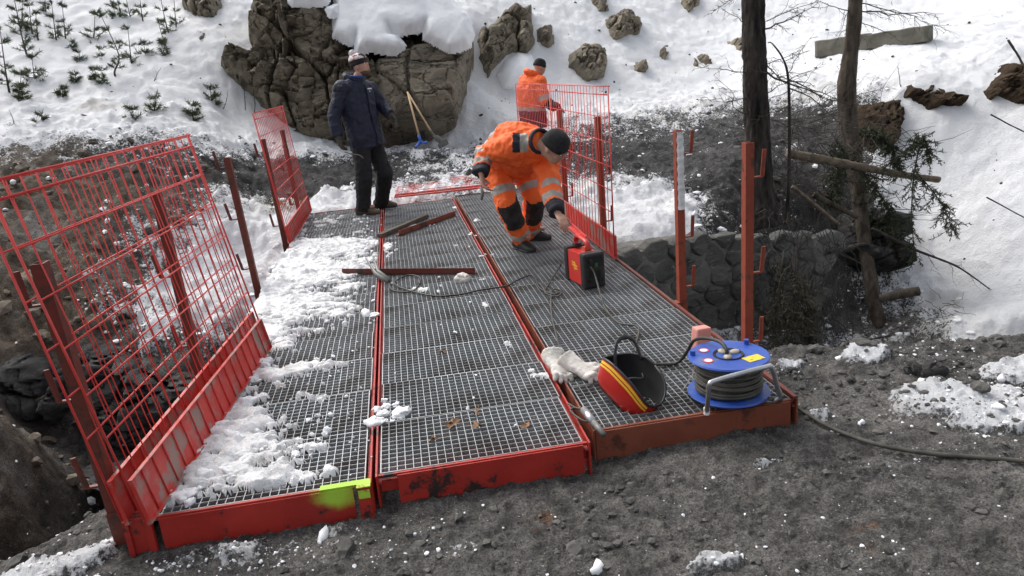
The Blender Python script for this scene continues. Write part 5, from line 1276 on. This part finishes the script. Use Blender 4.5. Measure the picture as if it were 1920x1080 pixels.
# --- second worker in orange beyond the barrier
Y3 = 12.0; gz3 = gz(at(1000, 240, Y3)[0], Y3)
J3 = dict(pelvis=at(1000, 222, Y3), chest=at(995, 172, Y3), neck=at(1000, 143, Y3), head=at(1012, 126, Y3), face=unit([.9, .25, -.30]), hup=unit([.25, .05, 1]),
    rsh=at(1012, 155, Y3 - .16), lsh=at(985, 153, Y3 + .16), rel=at(1022, 190, Y3 - .26), rwr=at(1042, 203, Y3 - .22), rhd=at(1060, 206, Y3 - .18), lel=at(1005, 190, Y3 + .3), lwr=at(1036, 192, Y3 + .2), lhd=at(1052, 196, Y3 + .12),
    rhip=at(1002, 230, Y3 - .09), lhip=at(998, 230, Y3 + .09), rpn=np.array([0, 0, -1.0]), lpn=np.array([0, 0, -1.0]))
px3 = J3['pelvis']
J3['rkn'] = np.array([px3[0] + .04, Y3 - .12, gz3 + .48]); J3['lkn'] = np.array([px3[0] + .04, Y3 + .12, gz3 + .48]); J3['ran'] = np.array([px3[0] - .02, Y3 - .13, gz3 + .09]); J3['lan'] = np.array([px3[0] + .0, Y3 + .13, gz3 + .09])
J3['rtoe'] = J3['ran'] + np.array([.22, 0, 0]); J3['ltoe'] = J3['lan'] + np.array([.22, 0.03, 0])
def jb3(g):
    out = [('cuff', DKNAVY, rngb(g, s_ + 'el', s_ + 'wr', .0, 1.3, .11)) for s_ in 'rl'] + [('reflective_band', REFL, rngb(g, s_ + 'sh', s_ + 'el', .72, .98, .10)) for s_ in 'rl']
    up = unit(g['neck'] - g['pelvis'])
    out += [('reflective_band', REFL, lambda c_: (((c_ - g['pelvis']) @ up) > .12) & (((c_ - g['pelvis']) @ up) < .19)), ('navy_hem', DKNAVY, lambda c_: ((c_ - g['pelvis']) @ up) < .12)]
    return out
p3, g3_, jk3 = person(J3, None, np.array([px3[0], Y3, gz3]), 'worker in orange hooded jacket standing beyond the right mesh barrier', dict(trs=DKNAVY, jkt=ORNG, boot=BOOTB, glove=GLOVR, jbands=jb3, hem=.14, bulk=1.25, curl=.6, fold=.014, hood=1, gz=gz3), scale=.97, seed=50)
# ================================================================== TREES AND PLANTS
BARK = M('dark_bark', (.007, .006, .006), (.075, .065, .057), rough=.95, scale=14, stretch=(1, 1, .22), bump=1.0, bscale=26, bdist=.03, spec=.15)
BARK2 = M('grey_bark', (.035, .028, .022), (.13, .108, .085), rough=.95, scale=14, stretch=(1, 1, .25), bump=.8, bscale=30, bdist=.02, wear=(.26, .15, .07), wscale=2.5, wmid=.70, spec=.15)
TWIG = M('dead_twig', (.020, .016, .013), (.07, .058, .048), rough=.9, scale=10)
NEED = M('pine_needles', (.035, .060, .022), (.10, .135, .052), rough=.75, scale=3, sharp=.35)
NEEDD = M('spruce_needles', (.016, .026, .012), (.060, .075, .030), rough=.8, scale=4, sharp=.35)
BROWNT = M('dry_needles', (.09, .055, .028), (.2, .14, .075), rough=.85, scale=4)
def wobble(p, q, n, amp, rs, sag=0.0):
    p, q = np.asarray(p, float), np.asarray(q, float); L_ = np.linalg.norm(q - p); out = []
    o = np.zeros(3)
    for k in range(n + 1):
        t = k / n
        if 0 < k: o = o + np.array([rs.gauss(0, 1), rs.gauss(0, 1), rs.gauss(0, .6)]) * amp * L_ / n
        out.append(p + (q - p) * t + o * (1 if k else 0) + np.array([0, 0, -sag * L_ * 4 * t * (1 - t)]))
    return out
def twigs(mb, path, rs, r0, depth, spread=.9, count=3, scale=.5, droop=.2):
    for k in range(1, len(path) - 1):
        for _ in range(count):
            if rs.random() < .35: continue
            d = unit(path[k + 1] - path[k - 1]); L_ = np.linalg.norm(path[-1] - path[0]) * scale * rs.uniform(.4, 1) * (1 - .5 * k / len(path))
            v = unit(d * rs.uniform(.5, 1.1) + spread * np.array([rs.gauss(0, 1), rs.gauss(0, 1), rs.gauss(-droop, .8)]))
            pp = wobble(path[k], path[k] + v * L_, 5, .35, rs, -.03)
            mb.tube(pp, [r0 * (1 - .75 * j / 5) for j in range(6)], 4)
            if depth: twigs(mb, pp, rs, r0 * .6, depth - 1, spread, max(1, count - 1), scale, droop)
def trunk(name, path, radii, mat, root, seed, n=18, rough=.10):
    P_ = smooth_path(path, 26); n = n * 2; rr_ = np.interp(np.linspace(0, 1, len(P_)), np.linspace(0, 1, len(radii)), radii)
    mb = MB().tube(P_, list(rr_), n); v = np.array(mb.v)
    v += (v - np.repeat(np.array(P_), n, 0)) * (rough * 1.5 * fbm(v * np.array([1, 1, .28]), 19, 4, seed, ridged=True, gain=.6)[:, None] + rough * .8 * fbm(v, 4, 2, seed + 4)[:, None])
    mb.v = [tuple(q) for q in v]; o = mb.build(name, mat, None, True); child_keep(o, root); return o
rs = random.Random(21)
# big dark trunk
b0 = at(1425, 392, 8.0)
t1 = empty('larch_tree', b0)
trunk('trunk', [at(1432, 425, 7.95), at(1425, 370, 8.0), at(1420, 250, 8.0), at(1415, 120, 8.02), at(1412, 0, 8.05), at(1407, -250, 8.1), at(1400, -700, 8.2)], [.20, .145, .132, .122, .115, .105, .06], BARK, t1, 31, 22, .11)
for (a, b, y0, c_, d_, y1, r_) in ((1432,55,8.0,1535,10,7.7,.010),(1400,215,8.0,1330,150,7.6,.006),(1400,185,8.0,1310,185,7.5,.006),(1398,135,8,1305,120,7.7,.006),(1437,120,8,1475,160,7.8,.008),(1437,135,8,1600,190,7.7,.012),(1437,175,8,1520,130,7.8,.006),(1435,120,8,1515,85,8.3,.006),(1395,45,8,1345,10,8.2,.005),(1437,40,8,1560,-10,7.8,.006),(1400,-20,8,1320,25,7.9,.006),(1435,-60,8,1530,-20,8.1,.006),(1400,-150,8,1250,-110,8,.012),(1430,-200,8,1600,-190,8,.014)):
    pp = wobble(at(a, b, y0), at(c_, d_, y1), 8, .22, rs, .03)
    mb = MB().tube(pp, [r_ * (1 - .8 * k / 8) for k in range(9)], 5); twigs(mb, pp, rs, r_ * .42, 1, .75, 3, .45, .3)
    child_keep(mb.build('branch', TWIG), t1)
tag(t1, 'thick dark larch trunk with bare twiggy branches right of the posts', 'tree')
# thin dead sapling beside it
t2 = empty('dead_sapling', at(1478, 400, 7.9))
trunk('trunk', [at(1474, 420, 7.9), at(1479, 330, 7.9), at(1480, 240, 7.88), at(1478, 150, 7.86), at(1468, 110, 7.8), at(1448, 82, 7.75), at(1440, 80, 7.7)], [.026, .019, .017, .014, .010, .007, .004], BARK, t2, 44, 10, .08)
for (a, b, c_, d_, r_) in ((1478,150,1570,200,.009),(1478,165,1590,260,.008),(1476,140,1510,60,.005),(1479,170,1440,200,.005),(1480,240,1530,270,.005),(1479,200,1420,230,.005),(1478,150,1390,120,.006),(1480,180,1560,110,.004),(1470,115,1520,95,.004)):
    pp = wobble(at(a, b, 7.86), at(c_, d_, 7.7 + rs.uniform(-.2, .3)), 7, .25, rs, -.02)
    mb = MB().tube(pp, [r_ * (1 - .8 * k / 7) for k in range(8)], 5); twigs(mb, pp, rs, r_ * .45, 1, .7, 2, .4, .1)
    child_keep(mb.build('branch', TWIG), t2)
tag(t2, 'thin dead sapling with a crooked top just right of the thick trunk', 'tree')
# leaning bent trunk
t3 = empty('leaning_tree', at(1642, 595, 8.0))
trunk('trunk', [at(1650, 612, 7.9), at(1640, 570, 8.0), at(1625, 480, 8.25), at(1612, 380, 8.55), at(1600, 290, 8.85), at(1590, 220, 9.0), at(1588, 160, 9.0), at(1596, 90, 9.0), at(1602, 30, 9.0), at(1606, -40, 9.0), at(1610, -300, 9), at(1610, -650, 9)], [.085, .08, .078, .085, .10, .11, .105, .088, .082, .078, .06, .03], BARK2, t3, 55, 16, .09)
for (a, b, c_, d_, r_) in ((1597,20,1510,-5,.007),(1606,38,1690,70,.006),(1604,20,1760,30,.010),(1604,5,1800,45,.008),(1600,10,1560,80,.004),(1600,-30,1720,-20,.01),(1592,180,1680,150,.006),(1598,30,1650,110,.004),(1600,45,1560,60,.004),(1606,-100,1760,-60,.01),(1606,-140,1450,-110,.01)):
    pp = wobble(at(a, b, 9.0), at(c_, d_, 8.8 + rs.uniform(-.4, .4)), 8, .2, rs, .02)
    mb = MB().tube(pp, [r_ * (1 - .8 * k / 8) for k in range(9)], 5); twigs(mb, pp, rs, r_ * .42, 1, .6, 2, .45, .9)
    child_keep(mb.build('branch', TWIG), t3)
tag(t3, 'slender bent trunk leaning out of the gully with drooping bare twigs', 'tree')
# logs and fallen branches
def log(a, b, r0, r1, mat, label, seed, tw=0, name='fallen_log', mid=None):
    root = empty(name, b if b[2] < a[2] else a); pth = wobble(a, b, 8, .06, random.Random(seed)) if mid is None else smooth_path([a, *mid, b], 4)
    trunk('stem', [pth[k] for k in range(0, len(pth), 2)] + ([pth[-1]] if len(pth) % 2 == 0 else []), [r0, (r0 + r1) / 2, r1], mat, root, seed, 10, .12)
    if tw:
        mb = MB(); twigs(mb, pth, random.Random(seed), r1 * .5, 1, .7, tw, .3, .4); child_keep(mb.build('twig_spray', TWIG), root)
    return tag(root, label, 'fallen branch' if r0 < .04 else 'log', 'fallen wood by the gully')
LOGM = M('fallen_wood', (.07, .05, .035), (.20, .155, .11), rough=.9, scale=12, bump=.6, bscale=30)
log(at(1478, 288, 8.15), at(1752, 341, 8.35), .052, .036, LOGM, 'stripped log lying level between the two trunks above the gully', 61, 0)
log(at(1485, 350, 8.0), at(1570, 422, 7.9), .022, .016, LOGM, 'short reddish stick sloping down below the level log', 62, 0)
log(at(1525, 365, 8.4), at(1610, 410, 8.2), .035, .03, BARK2, 'dark stub of branch behind the reddish stick', 63, 0)
log(at(1635, 428, 8.1), at(1862, 547, 7.6), .020, .006, TWIG, 'long thin dead branch reaching over the snow slope', 64, 2, mid=[at(1720, 470, 7.9), at(1795, 500, 7.7)])
log(at(1650, 560, 7.7), at(1722, 545, 7.6), .05, .05, BARK2, 'broken grey root stump at the foot of the snow slope', 65, 1)
log(at(1590, 645, 7.2), at(1668, 630, 7.2), .012, .008, TWIG, 'dark dead twig lying in the gully floor', 66, 2)
log(at(1858, 215, 6.0), at(1925, 252, 6.0), .006, .005, TWIG, 'thin curved twig against the snow at the right border, the upper one', 67, 0)
log(at(1850, 370, 6.0), at(1925, 408, 6.0), .006, .005, TWIG, 'thin curved twig against the snow at the right border, the lower one', 68, 0)
log(at(1890, 75, 10.2), at(1922, 135, 10.1), .016, .014, BARK2, 'straight stake sticking up from the earth scarp at the right border', 69, 0)
# evergreen boughs
def needles(mb, p, d, n, ln, wd, rs, spread=.9):
    for _ in range(n):
        v = unit(d + spread * np.array([rs.gauss(0, 1), rs.gauss(0, 1), rs.gauss(0, 1)])); s_ = unit(np.cross(v, [rs.gauss(0, 1), rs.gauss(0, 1), rs.gauss(0, 1)])) * wd
        L_ = ln * rs.uniform(.6, 1.15); mb.add([p - s_, p + s_, p + v * L_ + s_ * .3, p + v * L_ - s_ * .3], [(0, 1, 2, 3)])
def bough(pts, label, seed, mat=NEEDD, dens=6, ln=.05, wd=.006, side=.35, cnt=4, r=.010):
    rs_ = random.Random(seed); P_ = smooth_path(pts, 6); root = empty('fir_bough', pts[0]); mb = MB(); nb = MB()
    mb.tube(P_, [r * (1 - .75 * k / (len(P_) - 1)) for k in range(len(P_))], 6)
    L_ = np.linalg.norm(P_[-1] - P_[0])
    for k in range(2, len(P_) - 1):
        d = unit(P_[k + 1] - P_[k - 1])
        for _ in range(cnt):
            v = unit(d * .6 + np.array([rs_.gauss(0, .7), rs_.gauss(0, .7), rs_.gauss(-.6, .5)])); q = wobble(P_[k], P_[k] + v * L_ * side * rs_.uniform(.3, 1), 6, .25, rs_, .02)
            mb.tube(q, [r * .3] * 7, 4)
            for j in range(1, 7): needles(nb, q[j], unit(q[j] - q[j - 1]), dens, ln, wd, rs_)
        needles(nb, P_[k], d, dens, ln, wd, rs_)
    child_keep(mb.build('stem', TWIG), root); child_keep(nb.build('needle_spray', mat), root)
    return tag(root, label, 'fir branch', 'fir boughs hanging over the gully')
bough([at(1640, 330, 8.3), at(1700, 280, 8.1), at(1730, 262, 8.0), at(1745, 300, 7.95)], 'fir bough reaching up and drooping over the snow slope, the topmost one', 81, cnt=3)
bough([at(1725, 270, 8.0), at(1712, 340, 7.95), at(1710, 420, 7.9), at(1718, 490, 7.85)], 'fir bough hanging straight down in front of the snow slope', 82, cnt=2, side=.2, dens=4)
bough([at(1715, 320, 8.0), at(1750, 360, 7.9), at(1775, 400, 7.9), at(1785, 430, 7.9)], 'sparse fir bough, the farthest right of those hanging over the snow', 83, cnt=3, side=.3, dens=3)
bough([at(1600, 240, 8.7), at(1640, 245, 8.5), at(1670, 270, 8.4), at(1690, 320, 8.3)], 'dense dark fir bough crowding the soil bank beside the leaning trunk', 84, cnt=5, dens=6)
bough([at(1600, 300, 8.5), at(1640, 350, 8.3), at(1665, 390, 8.2), at(1672, 425, 8.2)], 'dark fir bough hanging close along the right side of the leaning trunk', 85, cnt=4)
bough([at(1560, 250, 8.8), at(1580, 290, 8.6), at(1565, 330, 8.5), at(1560, 370, 8.4)], 'dark fir bough hanging between the sapling and the leaning trunk', 86, cnt=5)
for k, (pp_, lb) in enumerate((([(1470,470),(1460,540),(1455,610),(1462,690)], 'dark withered fir bough hanging down the stone wall, the leftmost'), ([(1490,480),(1490,560),(1485,630),(1490,700)], 'dark withered fir bough hanging down the stone wall, the middle one'), ([(1500,500),(1515,580),(1520,640),(1535,690)], 'dark withered fir bough hanging down the stone wall, the rightmost'))):
    bough([at(a, b, 7.0 - .15 * j) for j, (a, b) in enumerate(pp_)], lb, 90 + k, M('withered_needles', (.025, .025, .016), (.10, .09, .052), rough=.9, scale=5), cnt=3, side=.24, dens=4, ln=.06)
# pine saplings on the left hill
def sapling(bx, by, tx, ty, kind, label, seed):
    rs_ = random.Random(seed); b = hit(bx, by); t = at(tx, ty, b[1] + .02); H = t[2] - b[2]; root = empty('pine_sapling', b)
    mid = b * .6 + t * .4 + np.array([(bx - tx) / 1380 * b[1] * (.35 if kind == 'curved' else -.05), 0, 0])
    P_ = smooth_path([b - np.array([0, 0, .05]), b + (mid - b) * .3 + np.array([(-.06 if kind == 'curved' else 0), 0, .02]), mid, t], 6); n_ = len(P_)
    r0 = .013 + .016 * H / 2
    child_keep(MB().tube(P_, [r0 * (1 - .8 * k / (n_ - 1)) for k in range(n_)], 6).build('stem', TWIG), root)
    nb = MB(); bb = MB(); start = {'tall': .35, 'bushy': .02, 'tuft': .3, 'curved': .45, 'open': .15}[kind]
    nw = max(3, int(H / .16))
    for k in range(nw + 1):
        s_ = start + (1 - start) * k / nw; i_ = min(n_ - 1, int(s_ * (n_ - 1))); p = P_[i_]
        reach = (.10 + .30 * H * (1 - s_) * .5) * {'tall': .9, 'bushy': 1.2, 'tuft': .8, 'curved': .8, 'open': 1.2}[kind]
        for a in range(rs_.randint(2, 4) if kind != 'bushy' else 5):
            an = rs_.uniform(0, 6.28); v = np.array([math.cos(an), math.sin(an) * .8, rs_.uniform(.1, .7)]); e_ = p + v * reach * rs_.uniform(.5, 1.1)
            bb.tube([p, (p + e_) / 2 + np.array([0, 0, -.02]), e_], [.006, .005, .003], 4)
            for f_ in ((.45, .7, 1.0) if kind != 'open' else (.25, .5, .75, 1.0)): needles(nb, p + (e_ - p) * f_, unit(v), 12 if kind != 'open' else 8, .075, .0045, rs_, .7)
        if k == nw: needles(nb, P_[-1], np.array([0, 0, 1.0]), 18, .08, .0045, rs_, .6)
    child_keep(bb.build('twigs', TWIG), root); child_keep(nb.build('needles', NEED), root)
    return tag(root, label, 'sapling', 'young pines on the snowy hill')
SAP = [
 (222,152,190,30,'curved','tallest young pine of the hill, its stem curved at the snow'),(248,128,240,55,'open','open-branched little fir right beside the tall curved pine'),(274,110,270,84,'bushy','small bushy pine touching the right side of the open-branched fir'),
 (124,78,117,12,'tall','young pine with one side branch pointing right, in the upper left group'),(107,82,97,8,'tall','young pine with dark clumped needles left of the side-branched pine'),(52,110,26,-6,'tall','long thin leaning pine in the upper left corner group'),
 (18,176,0,55,'tall','young pine at the very left border, lower on the slope'),(66,155,60,108,'bushy','dense bushy pine below the upper left group'),(45,192,38,160,'tuft','tiny pine tuft in clear snow near the left border'),(141,158,142,138,'tuft','tiny pine alone in the snow midway to the curved pine'),
 (118,183,117,165,'tuft','smallest pine sprig in the open snow, lower left'),(184,158,172,130,'tuft','thin two-tufted seedling left of the curved pine foot'),(194,165,189,132,'tall','slender seedling just left of the curved pine foot'),(246,37,236,-6,'tall','slim bare-stemmed pine at the top edge, above the open-branched fir'),
 (268,40,262,-6,'tall','slim pine at the top edge, right of the bare-stemmed one'),(228,30,219,-6,'tall','slim pine at the top edge above the curved pine'),(220,38,212,12,'bushy','bushy pine at the top edge above the curved pine'),(318,70,301,-4,'tall','leaning pine near the brown outcrop, its stem longest there'),
 (331,55,326,-4,'tall','upright pine in front of the brown outcrop'),(312,90,297,42,'tall','thin pine below the leaning one left of the outcrop'),(313,110,300,76,'tuft','low pine seedling below the thin pine left of the outcrop'),(251,236,249,205,'bushy','bright green bushy pine low on the hill above the dirt bank'),
 (290,212,291,184,'bushy','drooping tufted pine seedling right of the bright green bush'),(362,221,360,198,'bushy','small green bush low on the hill nearest the cliff'),(398,192,394,168,'bushy','grey-green pine seedling at the cliff foot'),(136,97,134,80,'tuft','little pine tuft right of the side-branched pine foot'),
 (150,118,149,98,'open','little spreading seedling in the middle of the left slope'),(73,240,79,214,'tuft','tiny seedling just above the dirt bank at the left'),(72,77,67,25,'tall','young pine between the long thin pine and the clumped pine'),(40,57,42,4,'bushy','green pine crown in the top left corner'),
 (87,26,84,-6,'tall','pine cut by the top edge above the clumped pine'),(196,116,186,92,'open','thin spreading seedling up-slope of the curved pine stem'),(35,180,40,140,'bushy','brownish pine bush beside the pine at the left border'),(60,60,55,10,'tall','thin pine right of the green corner crown'),(176,80,178,25,'bushy','bushy pine joined to the left of the tall curved crown')]
for i, s_ in enumerate(SAP): sapling(*s_, 900 + i)
for i, (bx, by, tx, ty, lb) in enumerate(((460,208,448,85,'bare thin stem standing in front of the cliff, left one'),(477,210,475,130,'bare thin stem standing in front of the cliff, right one'),(418,205,430,165,'bare twig in the snow left of the far barrier'),(30,250,15,205,'bare twig at the left border above the dirt bank'),(285,160,300,125,'bare forked twig in the snow below the open-branched fir'),(1690,170,1686,122,'short bare stem standing on the snow edge above the scarp'))):
    b = hit(bx, by); t = at(tx, ty, b[1]); rs_ = random.Random(i); pp = wobble(b, t, 7, .1, rs_); mb = MB().tube(pp, [.008 * (1 - .7 * k / 7) for k in range(8)], 5); twigs(mb, pp, rs_, .003, 0, .8, 1, .35, -.4)
    o = mb.build('bare_stem', TWIG); origin_to(o, b); tag(o, lb, 'stem', 'bare stems on the hill')
# dry yellow grass tuft by the far left barrier
rs_ = random.Random(4); gb = on(530, 400, -.1); mb = MB()
for k in range(160):
    a = rs_.uniform(0, 6.28); L_ = rs_.uniform(.10, .26); p = gb + np.array([rs_.gauss(0, .10), rs_.gauss(0, .08), 0]); v = np.array([math.cos(a) * .7, math.sin(a) * .7, rs_.uniform(.3, 1)])
    mb.tube([p, p + v * L_ * .6 + np.array([0, 0, .03]), p + v * L_ + np.array([0, 0, -.03])], [.006, .005, .002], 4)
o = mb.build('moss_tussock', M('yellow_moss', (.13, .10, .025), (.30, .25, .07), rough=.85, scale=8)); origin_to(o, gb); tag(o, 'yellow-green grass tussock behind the far left barrier', 'tussock')
# ================================================================== LOOSE STONES, CLODS AND SNOW CRUMBS
def ico(sub_):
    bm = bmesh.new(); bmesh.ops.create_icosphere(bm, subdivisions=sub_, radius=1); v = np.array([q.co for q in bm.verts]); f = np.array([[w.index for w in p.verts] for p in bm.faces]); bm.free(); return v, f
def scatter(name, P_, S_, mat, label, cat, seed, flat=.7, sub_=1, sink=.25, smooth=False, jit=.35):
    g_ = np.random.default_rng(seed); bv, bf = ico(sub_); n_ = len(P_); nv = len(bv)
    an = g_.uniform(0, 6.283, n_); ca, sa = np.cos(an), np.sin(an)
    ax = g_.uniform(.65, 1.35, (n_, 3)); ax[:, 2] *= flat
    ax_ = ax
    if smooth:
        q_ = (bv[None] * 1.5 + g_.uniform(0, 90, (n_, 1, 3))).reshape(-1, 3)
        jn = (1 + .75 * fbm(q_, 1, 3, seed)).reshape(n_, nv, 1) * ax_[:, None, :]
    V_ = bv[None] * jn * S_[:, None, None] if smooth else bv[None] * (1 + jit * g_.standard_normal((n_, nv, 1)) * .55).clip(.45, 1.6) * ax[:, None, :] * S_[:, None, None]
    ti = g_.normal(0, .3, n_); V_[..., 2] += V_[..., 0] * ti[:, None] * .5
    x = V_[..., 0] * ca[:, None] - V_[..., 1] * sa[:, None]; y = V_[..., 0] * sa[:, None] + V_[..., 1] * ca[:, None]
    V_ = np.stack([x, y, V_[..., 2]], -1) + P_[:, None, :]; V_[..., 2] += (S_ * flat * (1 - 2 * sink) * .6)[:, None]
    F_ = (bf[None] + (np.arange(n_) * nv)[:, None, None]).reshape(-1, 3)
    o = link(name, npmesh(name, V_.reshape(-1, 3), F_, smooth), mat); return tag(o, label, cat, kind='stuff')
G = np.random.default_rng(99)
def sample(n_, a0, a1, r0, r1, keep):
    a = np.radians(G.uniform(a0, a1, n_)); r_ = np.sqrt(G.uniform(r0 ** 2, r1 ** 2, n_)) if r1 < 5 else np.exp(G.uniform(math.log(r0), math.log(r1), n_))
    P_ = np.c_[np.sin(a) * r_, np.cos(a) * r_]; z, s, b, ti, t = terrain(P_); k = keep(P_, z, s, b, t) > G.uniform(0, 1, n_)
    return np.c_[P_, z][k], s[k], b[k], t[k]
def not_deck(P_): return ~((P_[:, 0] > -1.25) & (P_[:, 0] < 1.66) & (P_[:, 1] > 2.55) & (P_[:, 1] < 9.55))
STONE_D = M('dark_clods', (.035, .034, .032), (.14, .133, .122), rough=.95, scale=10, bump=.6, bscale=60)
STONE_B = M('brown_stones', (.045, .036, .027), (.21, .175, .135), rough=.95, scale=6, bump=.6, bscale=50)
CRUMB = M('snow_crumbs', (.74, .75, .77), (.86, .865, .87), rough=.7, scale=9)
near = lambda P_, z, s, b, t: (t < .35) * not_deck(P_)
P_, s, b, t = sample(15000, -38, 55, 1.5, 4.4, lambda P_, z, s, b, t: near(P_, z, s, b, t) * (.25 + .75 * sstep(-.1, .5, fbm(P_, 1.3, 3, 800))))
scatter('gravel', P_, .003 + .018 * G.random(len(P_)) ** 5, STONE_D, 'dark gravel and clods strewn over the near ground', 'gravel', 1, .6)
P_, s, b, t = sample(700, -38, 55, 1.6, 4.6, lambda P_, z, s, b, t: near(P_, z, s, b, t) * (.12 + sstep(1.3, 2.4, P_[:, 0]) * sstep(2.4, 3.2, P_[:, 1]) + .3 * sstep(-.9, -1.5, P_[:, 0])))
scatter('dirt_clods', P_, .014 + .035 * G.random(len(P_)) ** 2.5, STONE_D, 'lumps of dark soil on the near ground edges', 'clods', 2, .7, 2, .3)
P_, s, b, t = sample(16000, -38, 55, 1.5, 4.4, lambda P_, z, s, b, t: near(P_, z, s, b, t) * (.05 + .55 * sstep(.10, .6, fbm(P_, 1.6, 4, 810)) + .8 * sstep(.05, .5, s) + .35 * np.exp(-((P_[:, 1] - 2.45) / .22) ** 2) * (P_[:, 0] < 0)))
scatter('snow_crumbs', P_, .0018 + .007 * G.random(len(P_)) ** 3.5, CRUMB, 'small white snow crumbs sprinkled over the near ground', 'snow crumbs', 3, .75)
P_, s, b, t = sample(900, -38, 55, 1.6, 4.6, lambda P_, z, s, b, t: near(P_, z, s, b, t) * (.006 + .25 * sstep(.1, .6, s) + .45 * np.exp(-((P_[:, 1] - 2.42) / .16) ** 2) * (P_[:, 0] < .0) * (P_[:, 0] > -1.3) + .35 * (P_[:, 0] < -1.25)))
scatter('snow_lumps', P_, .007 + .026 * G.random(len(P_)) ** 4, MAT_SNOW, 'lumps of broken snow lying on the near ground', 'snow lumps', 4, .75, 2, .3, True, .3)
farr = lambda P_, z, s, b, t: (t > .6) * not_deck(P_) * (P_[:, 1] < 15.5)
P_, s, b, t = sample(9000, -33, 46, 5, 16, lambda P_, z, s, b, t: farr(P_, z, s, b, t) * (s < .6) * np.where(b > .45, .8, .35) * (.15 + .85 * sstep(-.1, .4, fbm(P_, .8, 3, 820))))
kb = b > .45
scatter('bank_rubble', P_[kb], .015 + .075 * G.random(kb.sum()) ** 3.2, STONE_B, 'brown rubble stones on the left bank of the ravine', 'rubble', 5, .75, 1, .3)
scatter('track_clods', P_[~kb], .010 + .055 * G.random((~kb).sum()) ** 3.6, STONE_D, 'black clods of churned soil on the far bank', 'clods', 6, .7, 1, .3)
P_, s, b, t = sample(16000, -33, 46, 5, 16, lambda P_, z, s, b, t: farr(P_, z, s, b, t) * (s < .8) * (.03 + .6 * sstep(.1, .5, s)))
scatter('bank_snow_lumps', P_, .008 + .038 * G.random(len(P_)) ** 3.5, CRUMB, 'lumps of snow thrown over the far and left banks', 'snow lumps', 7, .7, 1, .3)
# dry debris in the hill snow, with extra dark flecks for its tiny shadows
P_, s, b, t = sample(9000, -32, 45, 11, 24, lambda P_, z, s, b, t: (P_[:, 1] > 11.5) * (s > .6) * (.03 + .9 * sstep(.25, .6, fbm(P_, .55, 3, 830)) * sstep(17, 12.5, P_[:, 1])))
scatter('debris_shadow_flecks', P_, .012 + .035 * G.random(len(P_)) ** 2.5, M('debris_shadow_dark', (.03, .026, .02), (.13, .11, .08), rough=.95), 'dark bits of dry plants and stones in the hill snow, some standing in for tiny shadows', 'debris', 8, .8, 1, .3)
P_, s, b, t = sample(6000, 20, 48, 6.5, 14, lambda P_, z, s, b, t: (P_[:, 0] > 4.5) * (t > .6) * (s > .6) * (.02 + .9 * sstep(.2, .6, fbm(P_, .9, 3, 835)) * sstep(12, 7.5, P_[:, 1])))
scatter('slope_debris', P_, .006 + .022 * G.random(len(P_)) ** 3, STONE_D, 'dark crumbs of soil on the lower right snow slope', 'debris', 18, .8, 1, .3)
# lumps and crumbs on the deck
n_ = 2600; xy = np.c_[G.uniform(-1.15, .62, n_), G.uniform(2.7, 9.2, n_)]
pr = np.where(xy[:, 0] < -.27, .35, .018) + .35 * np.exp(-((xy[:, 0] + .3) / .12) ** 2 - ((xy[:, 1] - 7) / .6) ** 2)
k = pr > G.random(n_); xy = xy[k]
scatter('deck_snow_crumbs', np.c_[xy, np.full(len(xy), .004)], .004 + .012 * G.random(len(xy)) ** 2.5, CRUMB, 'snow crumbs sprinkled on the left and middle sections', 'snow crumbs', 9, .8, 1, .2)
lx = [(726, 762, .035), (735, 778, .05), (720, 790, .035), (565, 843, .03), (600, 815, .03), (440, 760, .05), (405, 800, .07), (380, 850, .06), (430, 830, .06), (470, 715, .05), (490, 680, .055), (510, 640, .05), (530, 505, .07), (700, 590, .03), (1085, 460, .02), (893, 413, .03), (905, 478, .02), (885, 440, .02), (650, 470, .05), (600, 470, .06), (365, 905, .05), (345, 930, .04), (450, 870, .05), (560, 480, .08), (680, 470, .045)]
Pl = np.array([on(a, b_, .0) for a, b_, _ in lx]); Pl = np.repeat(Pl, 4, 0) + np.c_[G.normal(0, .035, (len(lx) * 4, 2)), np.zeros(len(lx) * 4)]; Sl = np.repeat([c_ for *_, c_ in lx], 4) * G.uniform(.25, .85, len(lx) * 4)
scatter('deck_snow_lumps', Pl, Sl, MAT_SNOW, 'lumps of snow piled on the deck sections', 'snow lumps', 10, .6, 3, .3, True, .3)
# tangle of dead brushwood round the trunks
rs_ = random.Random(77); mb = MB()
for k in range(330):
    p = at(rs_.uniform(1400, 1690), rs_.uniform(215, 420), rs_.uniform(8.1, 9.3)); v = np.array([rs_.gauss(0, 1), rs_.gauss(0, .5), rs_.gauss(.05, .6)]); q = wobble(p, p + unit(v) * rs_.uniform(.25, .9), 6, .3, rs_, .04)
    mb.tube(q, [.005 * (1 - .7 * j / 6) for j in range(7)], 4)
for k in range(170):
    p = at(rs_.uniform(1390, 1600), rs_.uniform(390, 600), rs_.uniform(6.95, 7.5)); v = np.array([rs_.gauss(0, .6), rs_.gauss(0, .3), -1]); q = wobble(p, p + unit(v) * rs_.uniform(.2, .6), 5, .3, rs_, .0)
    mb.tube(q, [.005 * (1 - .7 * j / 5) for j in range(6)], 4)
for k in range(60):
    p = at(rs_.uniform(1640, 1800), rs_.uniform(560, 640), rs_.uniform(7.0, 7.6)); v = np.array([rs_.gauss(0, 1), rs_.gauss(0, .5), rs_.gauss(-.1, .3)]); q = wobble(p, p + unit(v) * rs_.uniform(.15, .5), 5, .3, rs_, .0)
    mb.tube(q, [.004 * (1 - .7 * j / 5) for j in range(6)], 4)
tag(mb.build('brushwood', TWIG), 'tangle of dead twigs round the trunks and over the wall', 'brushwood', kind='stuff')
